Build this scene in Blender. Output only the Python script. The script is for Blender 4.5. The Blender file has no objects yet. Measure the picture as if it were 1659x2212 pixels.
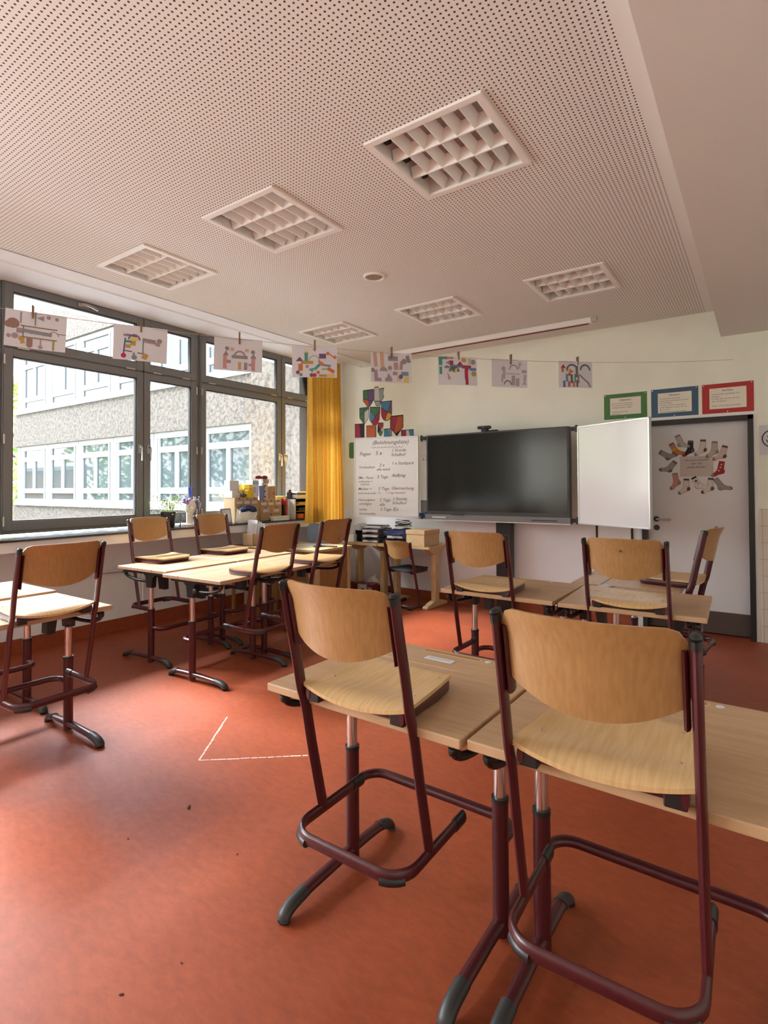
import bpy, math, random
from mathutils import Matrix, Vector
random.seed(7)
sc = bpy.context.scene
COL = sc.collection
PI = math.pi
R = math.radians

# ------------------------------------------------------------------ materials
MATS = {}
def mat(name, color, rough=0.5, metal=0.0, spec=0.5, var=0.0, scale=20.0, stretch=None, color2=None, bump=0.0, coat=0.0, trans=0.0, detail=3.0):
    if name in MATS:
        return MATS[name]
    m = bpy.data.materials.new(name); m.use_nodes = True
    nt = m.node_tree; b = nt.nodes['Principled BSDF']
    b.inputs['Base Color'].default_value = (*color, 1)
    b.inputs['Roughness'].default_value = rough
    b.inputs['Metallic'].default_value = metal
    b.inputs['Specular IOR Level'].default_value = spec
    b.inputs['Coat Weight'].default_value = coat
    b.inputs['Coat Roughness'].default_value = 0.15
    if trans:
        b.inputs['Transmission Weight'].default_value = trans
    if var or color2 or bump:
        tc = nt.nodes.new('ShaderNodeTexCoord'); mp = nt.nodes.new('ShaderNodeMapping')
        mp.inputs['Scale'].default_value = stretch or (1, 1, 1)
        no = nt.nodes.new('ShaderNodeTexNoise'); no.inputs['Scale'].default_value = scale; no.inputs['Detail'].default_value = detail
        nt.links.new(tc.outputs['Object'], mp.inputs['Vector']); nt.links.new(mp.outputs['Vector'], no.inputs['Vector'])
        if var or color2:
            c2 = color2 or tuple(max(0, c * (1 - var)) for c in color)
            c1 = color if color2 else tuple(min(1, c * (1 + var)) for c in color)
            rp = nt.nodes.new('ShaderNodeValToRGB')
            rp.color_ramp.elements[0].position = 0.35; rp.color_ramp.elements[1].position = 0.65
            rp.color_ramp.elements[0].color = (*c2, 1); rp.color_ramp.elements[1].color = (*c1, 1)
            nt.links.new(no.outputs['Fac'], rp.inputs['Fac']); nt.links.new(rp.outputs['Color'], b.inputs['Base Color'])
        if bump:
            bp = nt.nodes.new('ShaderNodeBump'); bp.inputs['Strength'].default_value = bump; bp.inputs['Distance'].default_value = 0.01
            nt.links.new(no.outputs['Fac'], bp.inputs['Height']); nt.links.new(bp.outputs['Normal'], b.inputs['Normal'])
    MATS[name] = m
    return m

def emis_glass(name, tint=(1, 1, 1), refl=0.06):
    m = bpy.data.materials.new(name); m.use_nodes = True
    nt = m.node_tree; nt.nodes.clear()
    out = nt.nodes.new('ShaderNodeOutputMaterial'); mx = nt.nodes.new('ShaderNodeMixShader')
    tr = nt.nodes.new('ShaderNodeBsdfTransparent'); tr.inputs['Color'].default_value = (*tint, 1)
    gl = nt.nodes.new('ShaderNodeBsdfGlossy'); gl.inputs['Roughness'].default_value = 0.02
    fr = nt.nodes.new('ShaderNodeFresnel'); fr.inputs['IOR'].default_value = 1.35
    nt.links.new(fr.outputs[0], mx.inputs[0]); nt.links.new(tr.outputs[0], mx.inputs[1]); nt.links.new(gl.outputs[0], mx.inputs[2])
    nt.links.new(mx.outputs[0], out.inputs[0])
    MATS[name] = m
    return m

M = {}
M['wall'] = mat('wall_paint', (0.80, 0.81, 0.71), 0.7, var=0.03, scale=3)
M['wall_white'] = mat('wall_white_paint', (0.80, 0.82, 0.86), 0.7, var=0.02, scale=3)
M['bulk'] = mat('bulkhead_paint', (0.70, 0.675, 0.64), 0.75)
M['floor_red'] = None
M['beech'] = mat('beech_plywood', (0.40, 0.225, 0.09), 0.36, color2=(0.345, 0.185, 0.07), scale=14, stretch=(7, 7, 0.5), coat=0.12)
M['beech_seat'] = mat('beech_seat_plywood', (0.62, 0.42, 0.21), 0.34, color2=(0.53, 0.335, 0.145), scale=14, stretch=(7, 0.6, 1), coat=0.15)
M['desk'] = mat('desk_beech_laminate', (0.50, 0.325, 0.19), 0.38, color2=(0.435, 0.275, 0.15), scale=10, stretch=(0.6, 9, 1), coat=0.1)
M['desk_edge'] = mat('desk_solid_edge', (0.60, 0.43, 0.24), 0.4)
M['bordeaux'] = mat('bordeaux_enamel', (0.060, 0.006, 0.010), 0.33, coat=0.12)
M['black'] = mat('black_plastic', (0.012, 0.012, 0.013), 0.38)
M['blackmat'] = mat('black_matte', (0.02, 0.02, 0.02), 0.7)
M['rubber'] = mat('grey_black_rubber', (0.03, 0.03, 0.03), 0.45)
M['chrome'] = mat('chrome', (0.74, 0.74, 0.74), 0.2, metal=1)
M['steel'] = mat('brushed_steel', (0.55, 0.53, 0.50), 0.35, metal=1)
M['white'] = mat('white_enamel', (0.80, 0.80, 0.80), 0.35)
M['lampwhite'] = mat('lamp_white', (0.82, 0.80, 0.77), 0.45)
M['paper'] = mat('paper_white', (0.70, 0.71, 0.77), 0.85)
M['cream'] = mat('cream_paper', (0.78, 0.72, 0.62), 0.85)
M['frame_grey'] = mat('window_grey_aluminium', (0.175, 0.18, 0.185), 0.42)
M['alu'] = mat('light_aluminium', (0.62, 0.62, 0.62), 0.35, metal=0.6)
M['sill'] = mat('dark_polished_stone', (0.035, 0.035, 0.038), 0.18, var=0.3, scale=60)
M['board_white'] = mat('whiteboard_enamel', (0.84, 0.86, 0.88), 0.16, coat=0.3)
M['dark_grey'] = mat('dark_grey_plastic', (0.05, 0.05, 0.052), 0.4)
M['mid_grey'] = mat('mid_grey_plastic', (0.18, 0.18, 0.18), 0.45)
M['lt_grey'] = mat('light_grey_plastic', (0.5, 0.5, 0.5), 0.5)
M['screen'] = mat('display_glass', (0.014, 0.014, 0.011), 0.14, spec=0.7)
M['ink'] = mat('ink_black', (0.02, 0.02, 0.025), 0.8)
M['ink_soft'] = mat('marker_ink', (0.10, 0.10, 0.12), 0.7)
M['ink_red'] = mat('marker_red', (0.45, 0.12, 0.10), 0.7)
M['wood_lt'] = mat('pale_wood', (0.60, 0.44, 0.24), 0.45, color2=(0.52, 0.36, 0.18), scale=10, stretch=(1, 6, 1))
M['wood_br'] = mat('brown_plywood', (0.36, 0.19, 0.07), 0.45, color2=(0.30, 0.15, 0.05), scale=8, stretch=(5, 5, 0.6))
M['kraft'] = mat('kraft_cardboard', (0.42, 0.28, 0.15), 0.8, var=0.06, scale=30)
M['kraft_lt'] = mat('light_cardboard', (0.55, 0.40, 0.23), 0.8, var=0.05, scale=30)
M['kraft_dk'] = mat('shadow_gap_brown', (0.10, 0.06, 0.035), 0.9)  # dark brown painted as the shade inside the ceiling gap, drawer notches and holes
M['peg'] = mat('clothespin_wood', (0.20, 0.11, 0.055), 0.6)
M['string'] = mat('string', (0.45, 0.38, 0.30), 0.9)
M['navy'] = mat('navy_cloth', (0.02, 0.03, 0.10), 0.85, var=0.3, scale=30)
M['cloth_white'] = mat('white_cloth', (0.75, 0.73, 0.68), 0.9)
M['blue'] = mat('blue_foam', (0.03, 0.12, 0.40), 0.7)
M['blue_chair'] = mat('blue_grey_upholstery', (0.30, 0.42, 0.58), 0.85, var=0.08, scale=80)
M['yellow'] = mat('yellow_card', (0.85, 0.60, 0.02), 0.5)
M['yellow_lt'] = mat('pale_yellow_card', (0.85, 0.75, 0.30), 0.6)
M['red'] = mat('red_card', (0.42, 0.035, 0.035), 0.7)
M['dkred'] = mat('dark_red_ribbon', (0.16, 0.015, 0.02), 0.6)
M['green'] = mat('green_card', (0.075, 0.20, 0.06), 0.7)
M['bluec'] = mat('blue_card', (0.055, 0.11, 0.18), 0.7)
M['green_cloth'] = mat('green_fabric', (0.06, 0.16, 0.08), 0.8)
M['leaf'] = mat('leaf_green', (0.22, 0.36, 0.06), 0.6, color2=(0.07, 0.16, 0.03), scale=3)
M['leaf_lt'] = mat('leaf_light_green', (0.42, 0.56, 0.14), 0.6, color2=(0.20, 0.34, 0.07), scale=3)
M['bark'] = mat('bark', (0.09, 0.065, 0.045), 0.9, var=0.3, scale=10)
M['purple'] = mat('purple_petals', (0.36, 0.22, 0.55), 0.7)
M['feather'] = mat('blue_feather', (0.03, 0.10, 0.60), 0.7)
M['plaster_head'] = mat('white_foam_head', (0.78, 0.72, 0.66), 0.6)
M['brass'] = mat('hinge_metal', (0.55, 0.52, 0.48), 0.4, metal=0.5)
M['kick'] = mat('door_kick_plate', (0.085, 0.06, 0.05), 0.5)
M['door'] = mat('door_white_laminate', (0.70, 0.71, 0.74), 0.22)
M['door_frame'] = mat('door_frame_dark_grey', (0.018, 0.018, 0.02), 0.4)
M['glass'] = emis_glass('window_glass')
M['clear'] = emis_glass('clear_plastic', (0.88, 0.90, 0.90))
M['chalk'] = mat('white_chalk', (0.72, 0.56, 0.50), 0.95, color2=(.52, .30, .24), scale=120)
M['ext_white'] = mat('exterior_white_frame', (0.30, 0.31, 0.31), 0.5)
M['ext_glass'] = mat('exterior_glass', (0.05, 0.065, 0.070), 0.03, spec=.5)
M['ext_plaster'] = mat('exterior_white_plaster', (0.6, 0.6, 0.59), 0.8)
M['ground'] = mat('yard_paving', (0.15, 0.145, 0.135), 0.9, var=0.15, scale=2)
M['brick'] = mat('brown_brick', (0.30, 0.15, 0.06), 0.9, var=0.2, scale=8)
M['tan'] = mat('detector_tan', (0.30, 0.24, 0.17), 0.7)

def curtain_mat():
    m = mat('yellow_curtain_cloth', (0.62, 0.37, 0.055), 0.85, var=0.06, scale=40)
    nt = m.node_tree; b = nt.nodes['Principled BSDF']; out = nt.nodes['Material Output']
    tl = nt.nodes.new('ShaderNodeBsdfTranslucent'); tl.inputs['Color'].default_value = (0.70, 0.42, 0.07, 1)
    mx = nt.nodes.new('ShaderNodeMixShader'); mx.inputs[0].default_value = 0.2
    nt.links.new(b.outputs[0], mx.inputs[1]); nt.links.new(tl.outputs[0], mx.inputs[2]); nt.links.new(mx.outputs[0], out.inputs[0])
    return m
M['curtain'] = curtain_mat()
def paper_translucent():
    m = M['paper']; nt = m.node_tree; b = nt.nodes['Principled BSDF']; out = nt.nodes['Material Output']
    tl = nt.nodes.new('ShaderNodeBsdfTranslucent'); tl.inputs['Color'].default_value = (0.75, 0.70, 0.72, 1)
    mx = nt.nodes.new('ShaderNodeMixShader'); mx.inputs[0].default_value = 0.18
    nt.links.new(b.outputs[0], mx.inputs[1]); nt.links.new(tl.outputs[0], mx.inputs[2]); nt.links.new(mx.outputs[0], out.inputs[0])
paper_translucent()

def floor_mat():
    m = bpy.data.materials.new('red_linoleum'); m.use_nodes = True
    nt = m.node_tree; b = nt.nodes['Principled BSDF']; N = nt.nodes.new; L = nt.links.new
    tc = N('ShaderNodeTexCoord')
    n1 = N('ShaderNodeTexNoise'); n1.inputs['Scale'].default_value = 1.3; n1.inputs['Detail'].default_value = 4
    mp = N('ShaderNodeMapping'); mp.inputs['Scale'].default_value = (1, 2.2, 1); mp.inputs['Rotation'].default_value = (0, 0, 0.9)
    n2 = N('ShaderNodeTexNoise'); n2.inputs['Scale'].default_value = 17; n2.inputs['Detail'].default_value = 9; n2.inputs['Roughness'].default_value = 0.7
    L(tc.outputs['Object'], n1.inputs['Vector']); L(tc.outputs['Object'], mp.inputs['Vector']); L(mp.outputs['Vector'], n2.inputs['Vector'])
    r1 = N('ShaderNodeValToRGB'); e = r1.color_ramp.elements
    e[0].position = .3; e[0].color = (0.265, 0.052, 0.017, 1); e[1].position = .7; e[1].color = (0.370, 0.078, 0.026, 1)
    r2 = N('ShaderNodeValToRGB'); e = r2.color_ramp.elements
    e[0].position = .3; e[0].color = (0.72, 0.70, 0.70, 1); e[1].position = .66; e[1].color = (1.06, 1.06, 1.06, 1)
    mx = N('ShaderNodeMix'); mx.data_type = 'RGBA'; mx.blend_type = 'MULTIPLY'; mx.inputs['Factor'].default_value = 1
    L(n1.outputs['Fac'], r1.inputs['Fac']); L(n2.outputs['Fac'], r2.inputs['Fac'])
    L(r1.outputs['Color'], mx.inputs['A']); L(r2.outputs['Color'], mx.inputs['B'])
    L(mx.outputs['Result'], b.inputs['Base Color'])
    rr = N('ShaderNodeMapRange'); rr.inputs['To Min'].default_value = 0.38; rr.inputs['To Max'].default_value = 0.54
    n3 = N('ShaderNodeTexNoise'); n3.inputs['Scale'].default_value = 4; n3.inputs['Detail'].default_value = 5
    L(tc.outputs['Object'], n3.inputs['Vector']); L(n3.outputs['Fac'], rr.inputs['Value']); L(rr.outputs['Result'], b.inputs['Roughness'])
    b.inputs['Specular IOR Level'].default_value = 0.50
    bp = N('ShaderNodeBump'); bp.inputs['Strength'].default_value = 0.08; bp.inputs['Distance'].default_value = 0.004
    L(n2.outputs['Fac'], bp.inputs['Height']); L(bp.outputs['Normal'], b.inputs['Normal'])
    MATS['red_linoleum'] = m
    return m
M['floor_red'] = floor_mat()

def ceiling_mat(x0, x1, y0, y1, pitch, rad):
    m = bpy.data.materials.new('perforated_plaster'); m.use_nodes = True
    nt = m.node_tree; b = nt.nodes['Principled BSDF']; N = nt.nodes.new; L = nt.links.new
    tc = N('ShaderNodeTexCoord'); sp = N('ShaderNodeSeparateXYZ'); L(tc.outputs['Object'], sp.inputs[0])
    def mth(op, a, b_=None, c=None):
        n = N('ShaderNodeMath'); n.operation = op
        for i, v in enumerate((a, b_, c)):
            if v is None: continue
            if isinstance(v, (int, float)): n.inputs[i].default_value = v
            else: L(v, n.inputs[i])
        return n.outputs[0]
    def cell(o):
        f = mth('FRACT', mth('DIVIDE', o, pitch))
        return mth('MULTIPLY', mth('SUBTRACT', f, 0.5), pitch)
    cx, cy = cell(sp.outputs['X']), cell(sp.outputs['Y'])
    d = mth('SQRT', mth('ADD', mth('MULTIPLY', cx, cx), mth('MULTIPLY', cy, cy)))
    hole = mth('LESS_THAN', d, rad)
    for o, lo, hi in ((sp.outputs['X'], x0, x1), (sp.outputs['Y'], y0, y1)):
        hole = mth('MULTIPLY', hole, mth('GREATER_THAN', o, lo)); hole = mth('MULTIPLY', hole, mth('LESS_THAN', o, hi))
    mx = N('ShaderNodeMix'); mx.data_type = 'RGBA'
    mx.inputs['A'].default_value = (0.77, 0.745, 0.70, 1); mx.inputs['B'].default_value = (0.055, 0.035, 0.028, 1)
    L(hole, mx.inputs['Factor']); L(mx.outputs['Result'], b.inputs['Base Color'])
    b.inputs['Roughness'].default_value = 0.85
    return m

def concrete_mat():
    m = bpy.data.materials.new('washed_aggregate_concrete'); m.use_nodes = True
    nt = m.node_tree; b = nt.nodes['Principled BSDF']; N = nt.nodes.new; L = nt.links.new
    tc = N('ShaderNodeTexCoord'); n = N('ShaderNodeTexNoise'); n.inputs['Scale'].default_value = 11; n.inputs['Detail'].default_value = 7; n.inputs['Roughness'].default_value = .75
    r = N('ShaderNodeValToRGB'); e = r.color_ramp.elements
    e[0].position = .40; e[0].color = (0.026, 0.0215, 0.017, 1); e[1].position = .56; e[1].color = (0.093, 0.079, 0.063, 1)
    L(tc.outputs['Object'], n.inputs['Vector']); L(n.outputs['Fac'], r.inputs['Fac']); L(r.outputs['Color'], b.inputs['Base Color'])
    b.inputs['Roughness'].default_value = 0.9
    return m
M['concrete'] = concrete_mat()

def tile_mat():
    m = bpy.data.materials.new('cream_wall_tiles'); m.use_nodes = True
    nt = m.node_tree; b = nt.nodes['Principled BSDF']; N = nt.nodes.new; L = nt.links.new
    tc = N('ShaderNodeTexCoord'); sp = N('ShaderNodeSeparateXYZ'); cb = N('ShaderNodeCombineXYZ'); br = N('ShaderNodeTexBrick')
    L(tc.outputs['Object'], sp.inputs[0]); L(sp.outputs['X'], cb.inputs['X']); L(sp.outputs['Z'], cb.inputs['Y']); L(cb.outputs[0], br.inputs['Vector'])
    br.offset = 0; br.inputs['Scale'].default_value = 1; br.inputs['Brick Width'].default_value = .15; br.inputs['Row Height'].default_value = .148
    br.inputs['Mortar Size'].default_value = .003; br.inputs['Color1'].default_value = (.70, .64, .57, 1); br.inputs['Color2'].default_value = (.68, .62, .55, 1); br.inputs['Mortar'].default_value = (.46, .39, .33, 1)
    L(br.outputs['Color'], b.inputs['Base Color']); b.inputs['Roughness'].default_value = .2
    return m
M['tile'] = tile_mat()

PAL = {}
def pal(rgb, rough=0.85):
    k = tuple(round(c, 3) for c in rgb)
    if k not in PAL:
        PAL[k] = mat('paint_%d' % len(PAL), k, rough)
    return PAL[k]

# ------------------------------------------------------------------ mesh builder
class MB:
    def __init__(s):
        s.v = []; s.f = []; s.m = []; s.sm = []; s.mats = []; s.T = Matrix.Identity(4)
    def at(s, loc=(0, 0, 0), rz=0, rx=0, ry=0):
        s.T = Matrix.Translation(loc) @ Matrix.Rotation(rz, 4, 'Z') @ Matrix.Rotation(ry, 4, 'Y') @ Matrix.Rotation(rx, 4, 'X')
        return s
    def mi(s, m):
        if m not in s.mats: s.mats.append(m)
        return s.mats.index(m)
    def add(s, vs, fs, m, smooth=False):
        o = len(s.v); k = s.mi(m)
        s.v += [tuple(s.T @ Vector(p)) for p in vs]
        for f in fs:
            s.f.append([i + o for i in f]); s.m.append(k); s.sm.append(smooth)
        return s
    def box(s, c, d, m):
        x, y, z = c; a, b, e = d[0] / 2, d[1] / 2, d[2] / 2
        vs = [(x + i * a, y + j * b, z + k * e) for k in (-1, 1) for j in (-1, 1) for i in (-1, 1)]
        return s.add(vs, [(0, 2, 3, 1), (4, 5, 7, 6), (0, 1, 5, 4), (2, 6, 7, 3), (0, 4, 6, 2), (1, 3, 7, 5)], m)
    def bx(s, x0, x1, y0, y1, z0, z1, m):
        return s.box(((x0 + x1) / 2, (y0 + y1) / 2, (z0 + z1) / 2), (abs(x1 - x0), abs(y1 - y0), abs(z1 - z0)), m)
    def prism(s, poly, y0, y1, m, msides=None):
        # polygon in local x,z facing -y, extruded from y0 (front) to y1 (rear)
        n = len(poly)
        vs = [(p[0], y0, p[1]) for p in poly] + [(p[0], y1, p[1]) for p in poly]
        A = sum(poly[i][0] * poly[(i + 1) % n][1] - poly[(i + 1) % n][0] * poly[i][1] for i in range(n))
        front = list(range(n)); back = list(range(2 * n - 1, n - 1, -1))
        sides = [((i + 1) % n, i, n + i, n + (i + 1) % n) for i in range(n)]
        if A < 0:
            front = front[::-1]; back = back[::-1]; sides = [t[::-1] for t in sides]
        s.add(vs, [front, back], m); s.add(vs, sides, msides or m)
        return s
    def flat(s, poly, y, m):
        n = len(poly)
        A = sum(poly[i][0] * poly[(i + 1) % n][1] - poly[(i + 1) % n][0] * poly[i][1] for i in range(n))
        fr = list(range(n))
        if A < 0: fr = fr[::-1]
        return s.add([(p[0], y, p[1]) for p in poly], [fr], m)
    def slab(s, poly, z0, z1, m, msides=None):
        # polygon in local x,y extruded along z
        n = len(poly)
        A = sum(poly[i][0] * poly[(i + 1) % n][1] - poly[(i + 1) % n][0] * poly[i][1] for i in range(n))
        if A < 0: poly = poly[::-1]
        vs = [(p[0], p[1], z0) for p in poly] + [(p[0], p[1], z1) for p in poly]
        s.add(vs, [list(range(n - 1, -1, -1)), list(range(n, 2 * n))], m)
        s.add(vs, [(i, (i + 1) % n, n + (i + 1) % n, n + i) for i in range(n)], msides or m)
        return s
    def lathe(s, prof, c, m, n=20, smooth=True, cap=True):
        vs = []; fs = []
        for r, z in prof:
            for i in range(n):
                a = 2 * PI * i / n
                vs.append((c[0] + r * math.cos(a), c[1] + r * math.sin(a), c[2] + z))
        for j in range(len(prof) - 1):
            for i in range(n):
                fs.append((j * n + i, j * n + (i + 1) % n, (j + 1) * n + (i + 1) % n, (j + 1) * n + i))
        s.add(vs, fs, m, smooth)
        if cap:
            k = (len(prof) - 1) * n
            s.add(vs, [list(range(n - 1, -1, -1)), [k + i for i in range(n)]], m)
        return s
    def tube(s, path, r, m, r2=None, n=10, smooth=True, closed=False, up=(0, 0, 1)):
        # r along side axis, r2 along 'up' axis
        P = [Vector(p) for p in path]; r2 = r2 or r; up = Vector(up)
        rings = []
        k = len(P)
        for i in range(k):
            if closed: t = P[(i + 1) % k] - P[i - 1]
            else: t = P[min(i + 1, k - 1)] - P[max(i - 1, 0)]
            t.normalize()
            u = up - t * up.dot(t)
            if u.length < 1e-3:
                u = Vector((0, 1, 0)) - t * t.y
                if u.length < 1e-3: u = Vector((1, 0, 0))
            u.normalize(); sd = t.cross(u)
            rings.append([P[i] + sd * (r * math.cos(2 * PI * j / n)) + u * (r2 * math.sin(2 * PI * j / n)) for j in range(n)])
        vs = [tuple(p) for rg in rings for p in rg]; fs = []
        for i in range(k if closed else k - 1):
            a, b = i * n, ((i + 1) % k) * n
            for j in range(n):
                fs.append((a + j, a + (j + 1) % n, b + (j + 1) % n, b + j))
        s.add(vs, fs, m, smooth)
        if not closed:
            s.add(vs, [list(range(n - 1, -1, -1)), [(k - 1) * n + j for j in range(n)]], m)
        return s
    def ball(s, c, r, m, n=12, k=8, sz=(1, 1, 1)):
        vs = []; fs = []
        for j in range(k + 1):
            b = PI * j / k - PI / 2
            for i in range(n):
                a = 2 * PI * i / n
                vs.append((c[0] + r * sz[0] * math.cos(b) * math.cos(a), c[1] + r * sz[1] * math.cos(b) * math.sin(a), c[2] + r * sz[2] * math.sin(b)))
        for j in range(k):
            for i in range(n):
                fs.append((j * n + i, j * n + (i + 1) % n, (j + 1) * n + (i + 1) % n, (j + 1) * n + i))
        return s.add(vs, fs, m, True)
    def text(s, body, size, m, x=0, z=0, y=-0.001, align='LEFT', shear=0, rot=0, bold=0.0, sx=1):
        cu = bpy.data.curves.new('tmp_text', 'FONT'); cu.body = body; cu.size = size; cu.align_x = align; cu.shear = shear; cu.offset = bold; cu.resolution_u = 2
        ob = bpy.data.objects.new('tmp_text', cu); COL.objects.link(ob)
        dg = bpy.context.evaluated_depsgraph_get(); dg.update()
        me = bpy.data.meshes.new_from_object(ob.evaluated_get(dg))
        ca, sa = math.cos(rot), math.sin(rot)
        vs = [(x + sx * v.co.x * ca - v.co.y * sa, y, z + sx * v.co.x * sa + v.co.y * ca) for v in me.vertices]
        fs = [list(p.vertices) for p in me.polygons]
        s.add(vs, fs, m)
        bpy.data.objects.remove(ob); bpy.data.curves.remove(cu); bpy.data.meshes.remove(me)
        return s
    def build(s, name, parent=None, bevel=0, sharp=35, seg=2, sub=0):
        me = bpy.data.meshes.new(name); me.from_pydata(s.v, [], s.f); 
        for m in s.mats: me.materials.append(m)
        me.polygons.foreach_set('material_index', s.m); me.polygons.foreach_set('use_smooth', s.sm)
        me.update()
        if any(s.sm) and not bevel: me.set_sharp_from_angle(angle=R(sharp + 10))
        o = bpy.data.objects.new(name, me); COL.objects.link(o)
        if parent: o.parent = parent
        if bevel:
            b = o.modifiers.new('bevel', 'BEVEL'); b.width = bevel; b.segments = seg; b.limit_method = 'ANGLE'; b.angle_limit = R(35)
            me.polygons.foreach_set('use_smooth', [True] * len(me.polygons))
            wn = o.modifiers.new('wn', 'WEIGHTED_NORMAL'); wn.keep_sharp = False
        if sub:
            d = o.modifiers.new('sub', 'SUBSURF'); d.levels = sub; d.render_levels = sub
        return o

def tag(o, label=None, cat=None, group=None, kind=None):
    if label: o['label'] = label
    if cat: o['category'] = cat
    if group: o['group'] = group
    if kind: o['kind'] = kind
    return o
def empty(name, loc=(0, 0, 0), rz=0, label=None, cat=None, group=None, kind=None):
    o = bpy.data.objects.new(name, None); COL.objects.link(o); o.location = loc; o.rotation_euler = (0, 0, rz); o.empty_display_size = .1
    return tag(o, label, cat, group, kind)
def place(o, loc, rz=0):
    o.location = loc; o.rotation_euler = (0, 0, rz); return o
def dup(root, loc, rz, label, group=None):
    def cp(o, par):
        c = o.copy(); COL.objects.link(c); c.parent = par
        for ch in kids.get(o, []): cp(ch, c)
        return c
    kids = {}
    for o in COL.objects:
        if o.parent: kids.setdefault(o.parent, []).append(o)
    r = cp(root, None); r.location = loc; r.rotation_euler = (0, 0, rz); r['label'] = label
    if group: r['group'] = group
    return r
def arc(cx, cy, r, a0, a1, n=6):
    return [(cx + r * math.cos(R(a0 + (a1 - a0) * i / n)), cy + r * math.sin(R(a0 + (a1 - a0) * i / n))) for i in range(n + 1)]
def rrect(x0, x1, y0, y1, r, n=5):
    return arc(x1 - r, y0 + r, r, -90, 0, n) + arc(x1 - r, y1 - r, r, 0, 90, n) + arc(x0 + r, y1 - r, r, 90, 180, n) + arc(x0 + r, y0 + r, r, 180, 270, n)
def circ(cx, cy, r, n=16):
    return [(cx + r * math.cos(2 * PI * i / n), cy + r * math.sin(2 * PI * i / n)) for i in range(n)]
def clip(poly, a, b, c):
    # keep a*x+b*y<=c
    out = []
    for i in range(len(poly)):
        p, q = poly[i], poly[(i + 1) % len(poly)]
        dp, dq = a * p[0] + b * p[1] - c, a * q[0] + b * q[1] - c
        if dp <= 0: out.append(p)
        if dp * dq < 0:
            t = dp / (dp - dq); out.append((p[0] + t * (q[0] - p[0]), p[1] + t * (q[1] - p[1])))
    return out
STR = dict(kind='structure')
SKY, SUN, EXPOSURE, FILL = 2.05, 13.6, 2.2, 31
# ------------------------------------------------------------------ room shell
YB, ZC, XR, YF = 5.927, 3.032, 1.9, -2.6
XS, XW, XN = -4.78, -5.166, -5.24          # sill front, window plane, niche wall
EDGE, BULK, ZB = -4.207, -0.294, 2.78

m = MB(); m.bx(-5.6, XR + .2, YF - .2, YB + .25, -.12, 0, M['floor_red']); tag(m.build('floor'), kind='structure')

LX = [-1.229, -2.449, -3.662]; LY = [2.352, 4.447]; LH = .302
CM = ceiling_mat(-4.19, -.405, YF, YB - .03, .0214, .0043)
def ceiling():
    m = MB()
    ys = [YF]
    for y in LY: ys += [y - LH + .02, y + LH - .02]
    ys.append(YB)
    x0, x1 = EDGE, BULK
    for i in range(len(ys) - 1):
        if i % 2 == 0:
            m.add([(x0, ys[i], ZC), (x1, ys[i], ZC), (x1, ys[i + 1], ZC), (x0, ys[i + 1], ZC)], [(3, 2, 1, 0)], CM)
        else:
            xs = [x0]
            for x in sorted(LX): xs += [x - LH + .02, x + LH - .02]
            xs.append(x1)
            for k in range(0, len(xs), 2):
                m.add([(xs[k], ys[i], ZC), (xs[k + 1], ys[i], ZC), (xs[k + 1], ys[i + 1], ZC), (xs[k], ys[i + 1], ZC)], [(3, 2, 1, 0)], CM)
    m.bx(EDGE, EDGE + .004, YF, YB, ZC, ZC + .06, M['wall_white'])
    m.bx(-5.6, XR, YF, YB, ZC + .2, ZC + .3, M['wall_white'])
    return m.build('ceiling')
tag(ceiling(), kind='structure')
m = MB(); m.bx(BULK, XR, YF, YB, ZB, ZC + .2, M['bulk']); tag(m.build('trim_1'), kind='structure')
# plaster strip, curtain rail slot and soffit above the windows
m = MB()
m.bx(EDGE - .215, EDGE - .022, YF, YB, ZC, ZC + .05, M['wall_white'])
m.bx(EDGE - .27, EDGE - .215, YF, YB, ZC + .03, ZC + .05, M['lt_grey'])
m.bx(-5.30, EDGE - .27, YF, YB, 3.145, ZC + .2, M['wall_white'])
m.bx(EDGE - .27, EDGE - .255, YF, YB, ZC + .002, 3.15, M['wall_white'])
m.bx(EDGE - .03, EDGE, YF, YB, ZC + .05, ZC + .07, M['kraft_dk'])  # dark strip put in as the shade of the ceiling edge gap
tag(m.build('trim_2'), kind='structure')
m = MB()
m.bx(EDGE - .262, EDGE - .236, YF, YB - .05, ZC + .005, ZC + .028, M['white'])
tag(m.build('curtain_rail'), 'long white curtain rail recessed in the ceiling strip over the windows', 'curtain rail')

# walls
DX0, DX1, DZ = -.985, -.055, 2.04
m = MB()
m.bx(-5.6, DX0, YB, YB + .25, 0, 3.3, M['wall']); m.bx(DX1, XR + .2, YB, YB + .25, 0, 3.3, M['wall']); m.bx(DX0, DX1, YB, YB + .25, DZ, 3.3, M['wall'])
# lower half painted white
m.bx(-4.78, DX0 - .0, YB - .003, YB, 0, 1.12, M['wall_white'])
tag(m.build('wall_back'), kind='structure')
WIN = [(-3.94, -2.04), (-2.0, -.1), (-.06, 1.86), (1.90, 3.80), (3.84, 5.74)]
m = MB()
m.bx(-5.6, XN, YF, YB, -.12, .99, M['wall_white'])                       # recessed wall under the windows
m.bx(-5.6, -5.30, YF, YB, 3.15, 3.4, M['ext_plaster'])
m.bx(-5.46, XS, 5.745, YB, 0, 3.15, M['wall_white'])                      # pier in the corner
m.bx(-5.46, -5.22, 5.745, YB, -.1, 3.3, M['ext_plaster'])
m.bx(-5.46, XW - .03, 1.862, 1.898, 1, 3.2, M['frame_grey']); m.bx(-5.26, XW - .03, 3.802, 3.838, 1, 3.2, M['frame_grey']); m.bx(-5.26, XW - .03, -.098, -.062, 1, 3.2, M['frame_grey']); m.bx(-5.26, XW - .03, -2.04, -2.0, 1, 3.2, M['frame_grey'])
tag(m.build('wall_left'), kind='structure')
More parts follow.
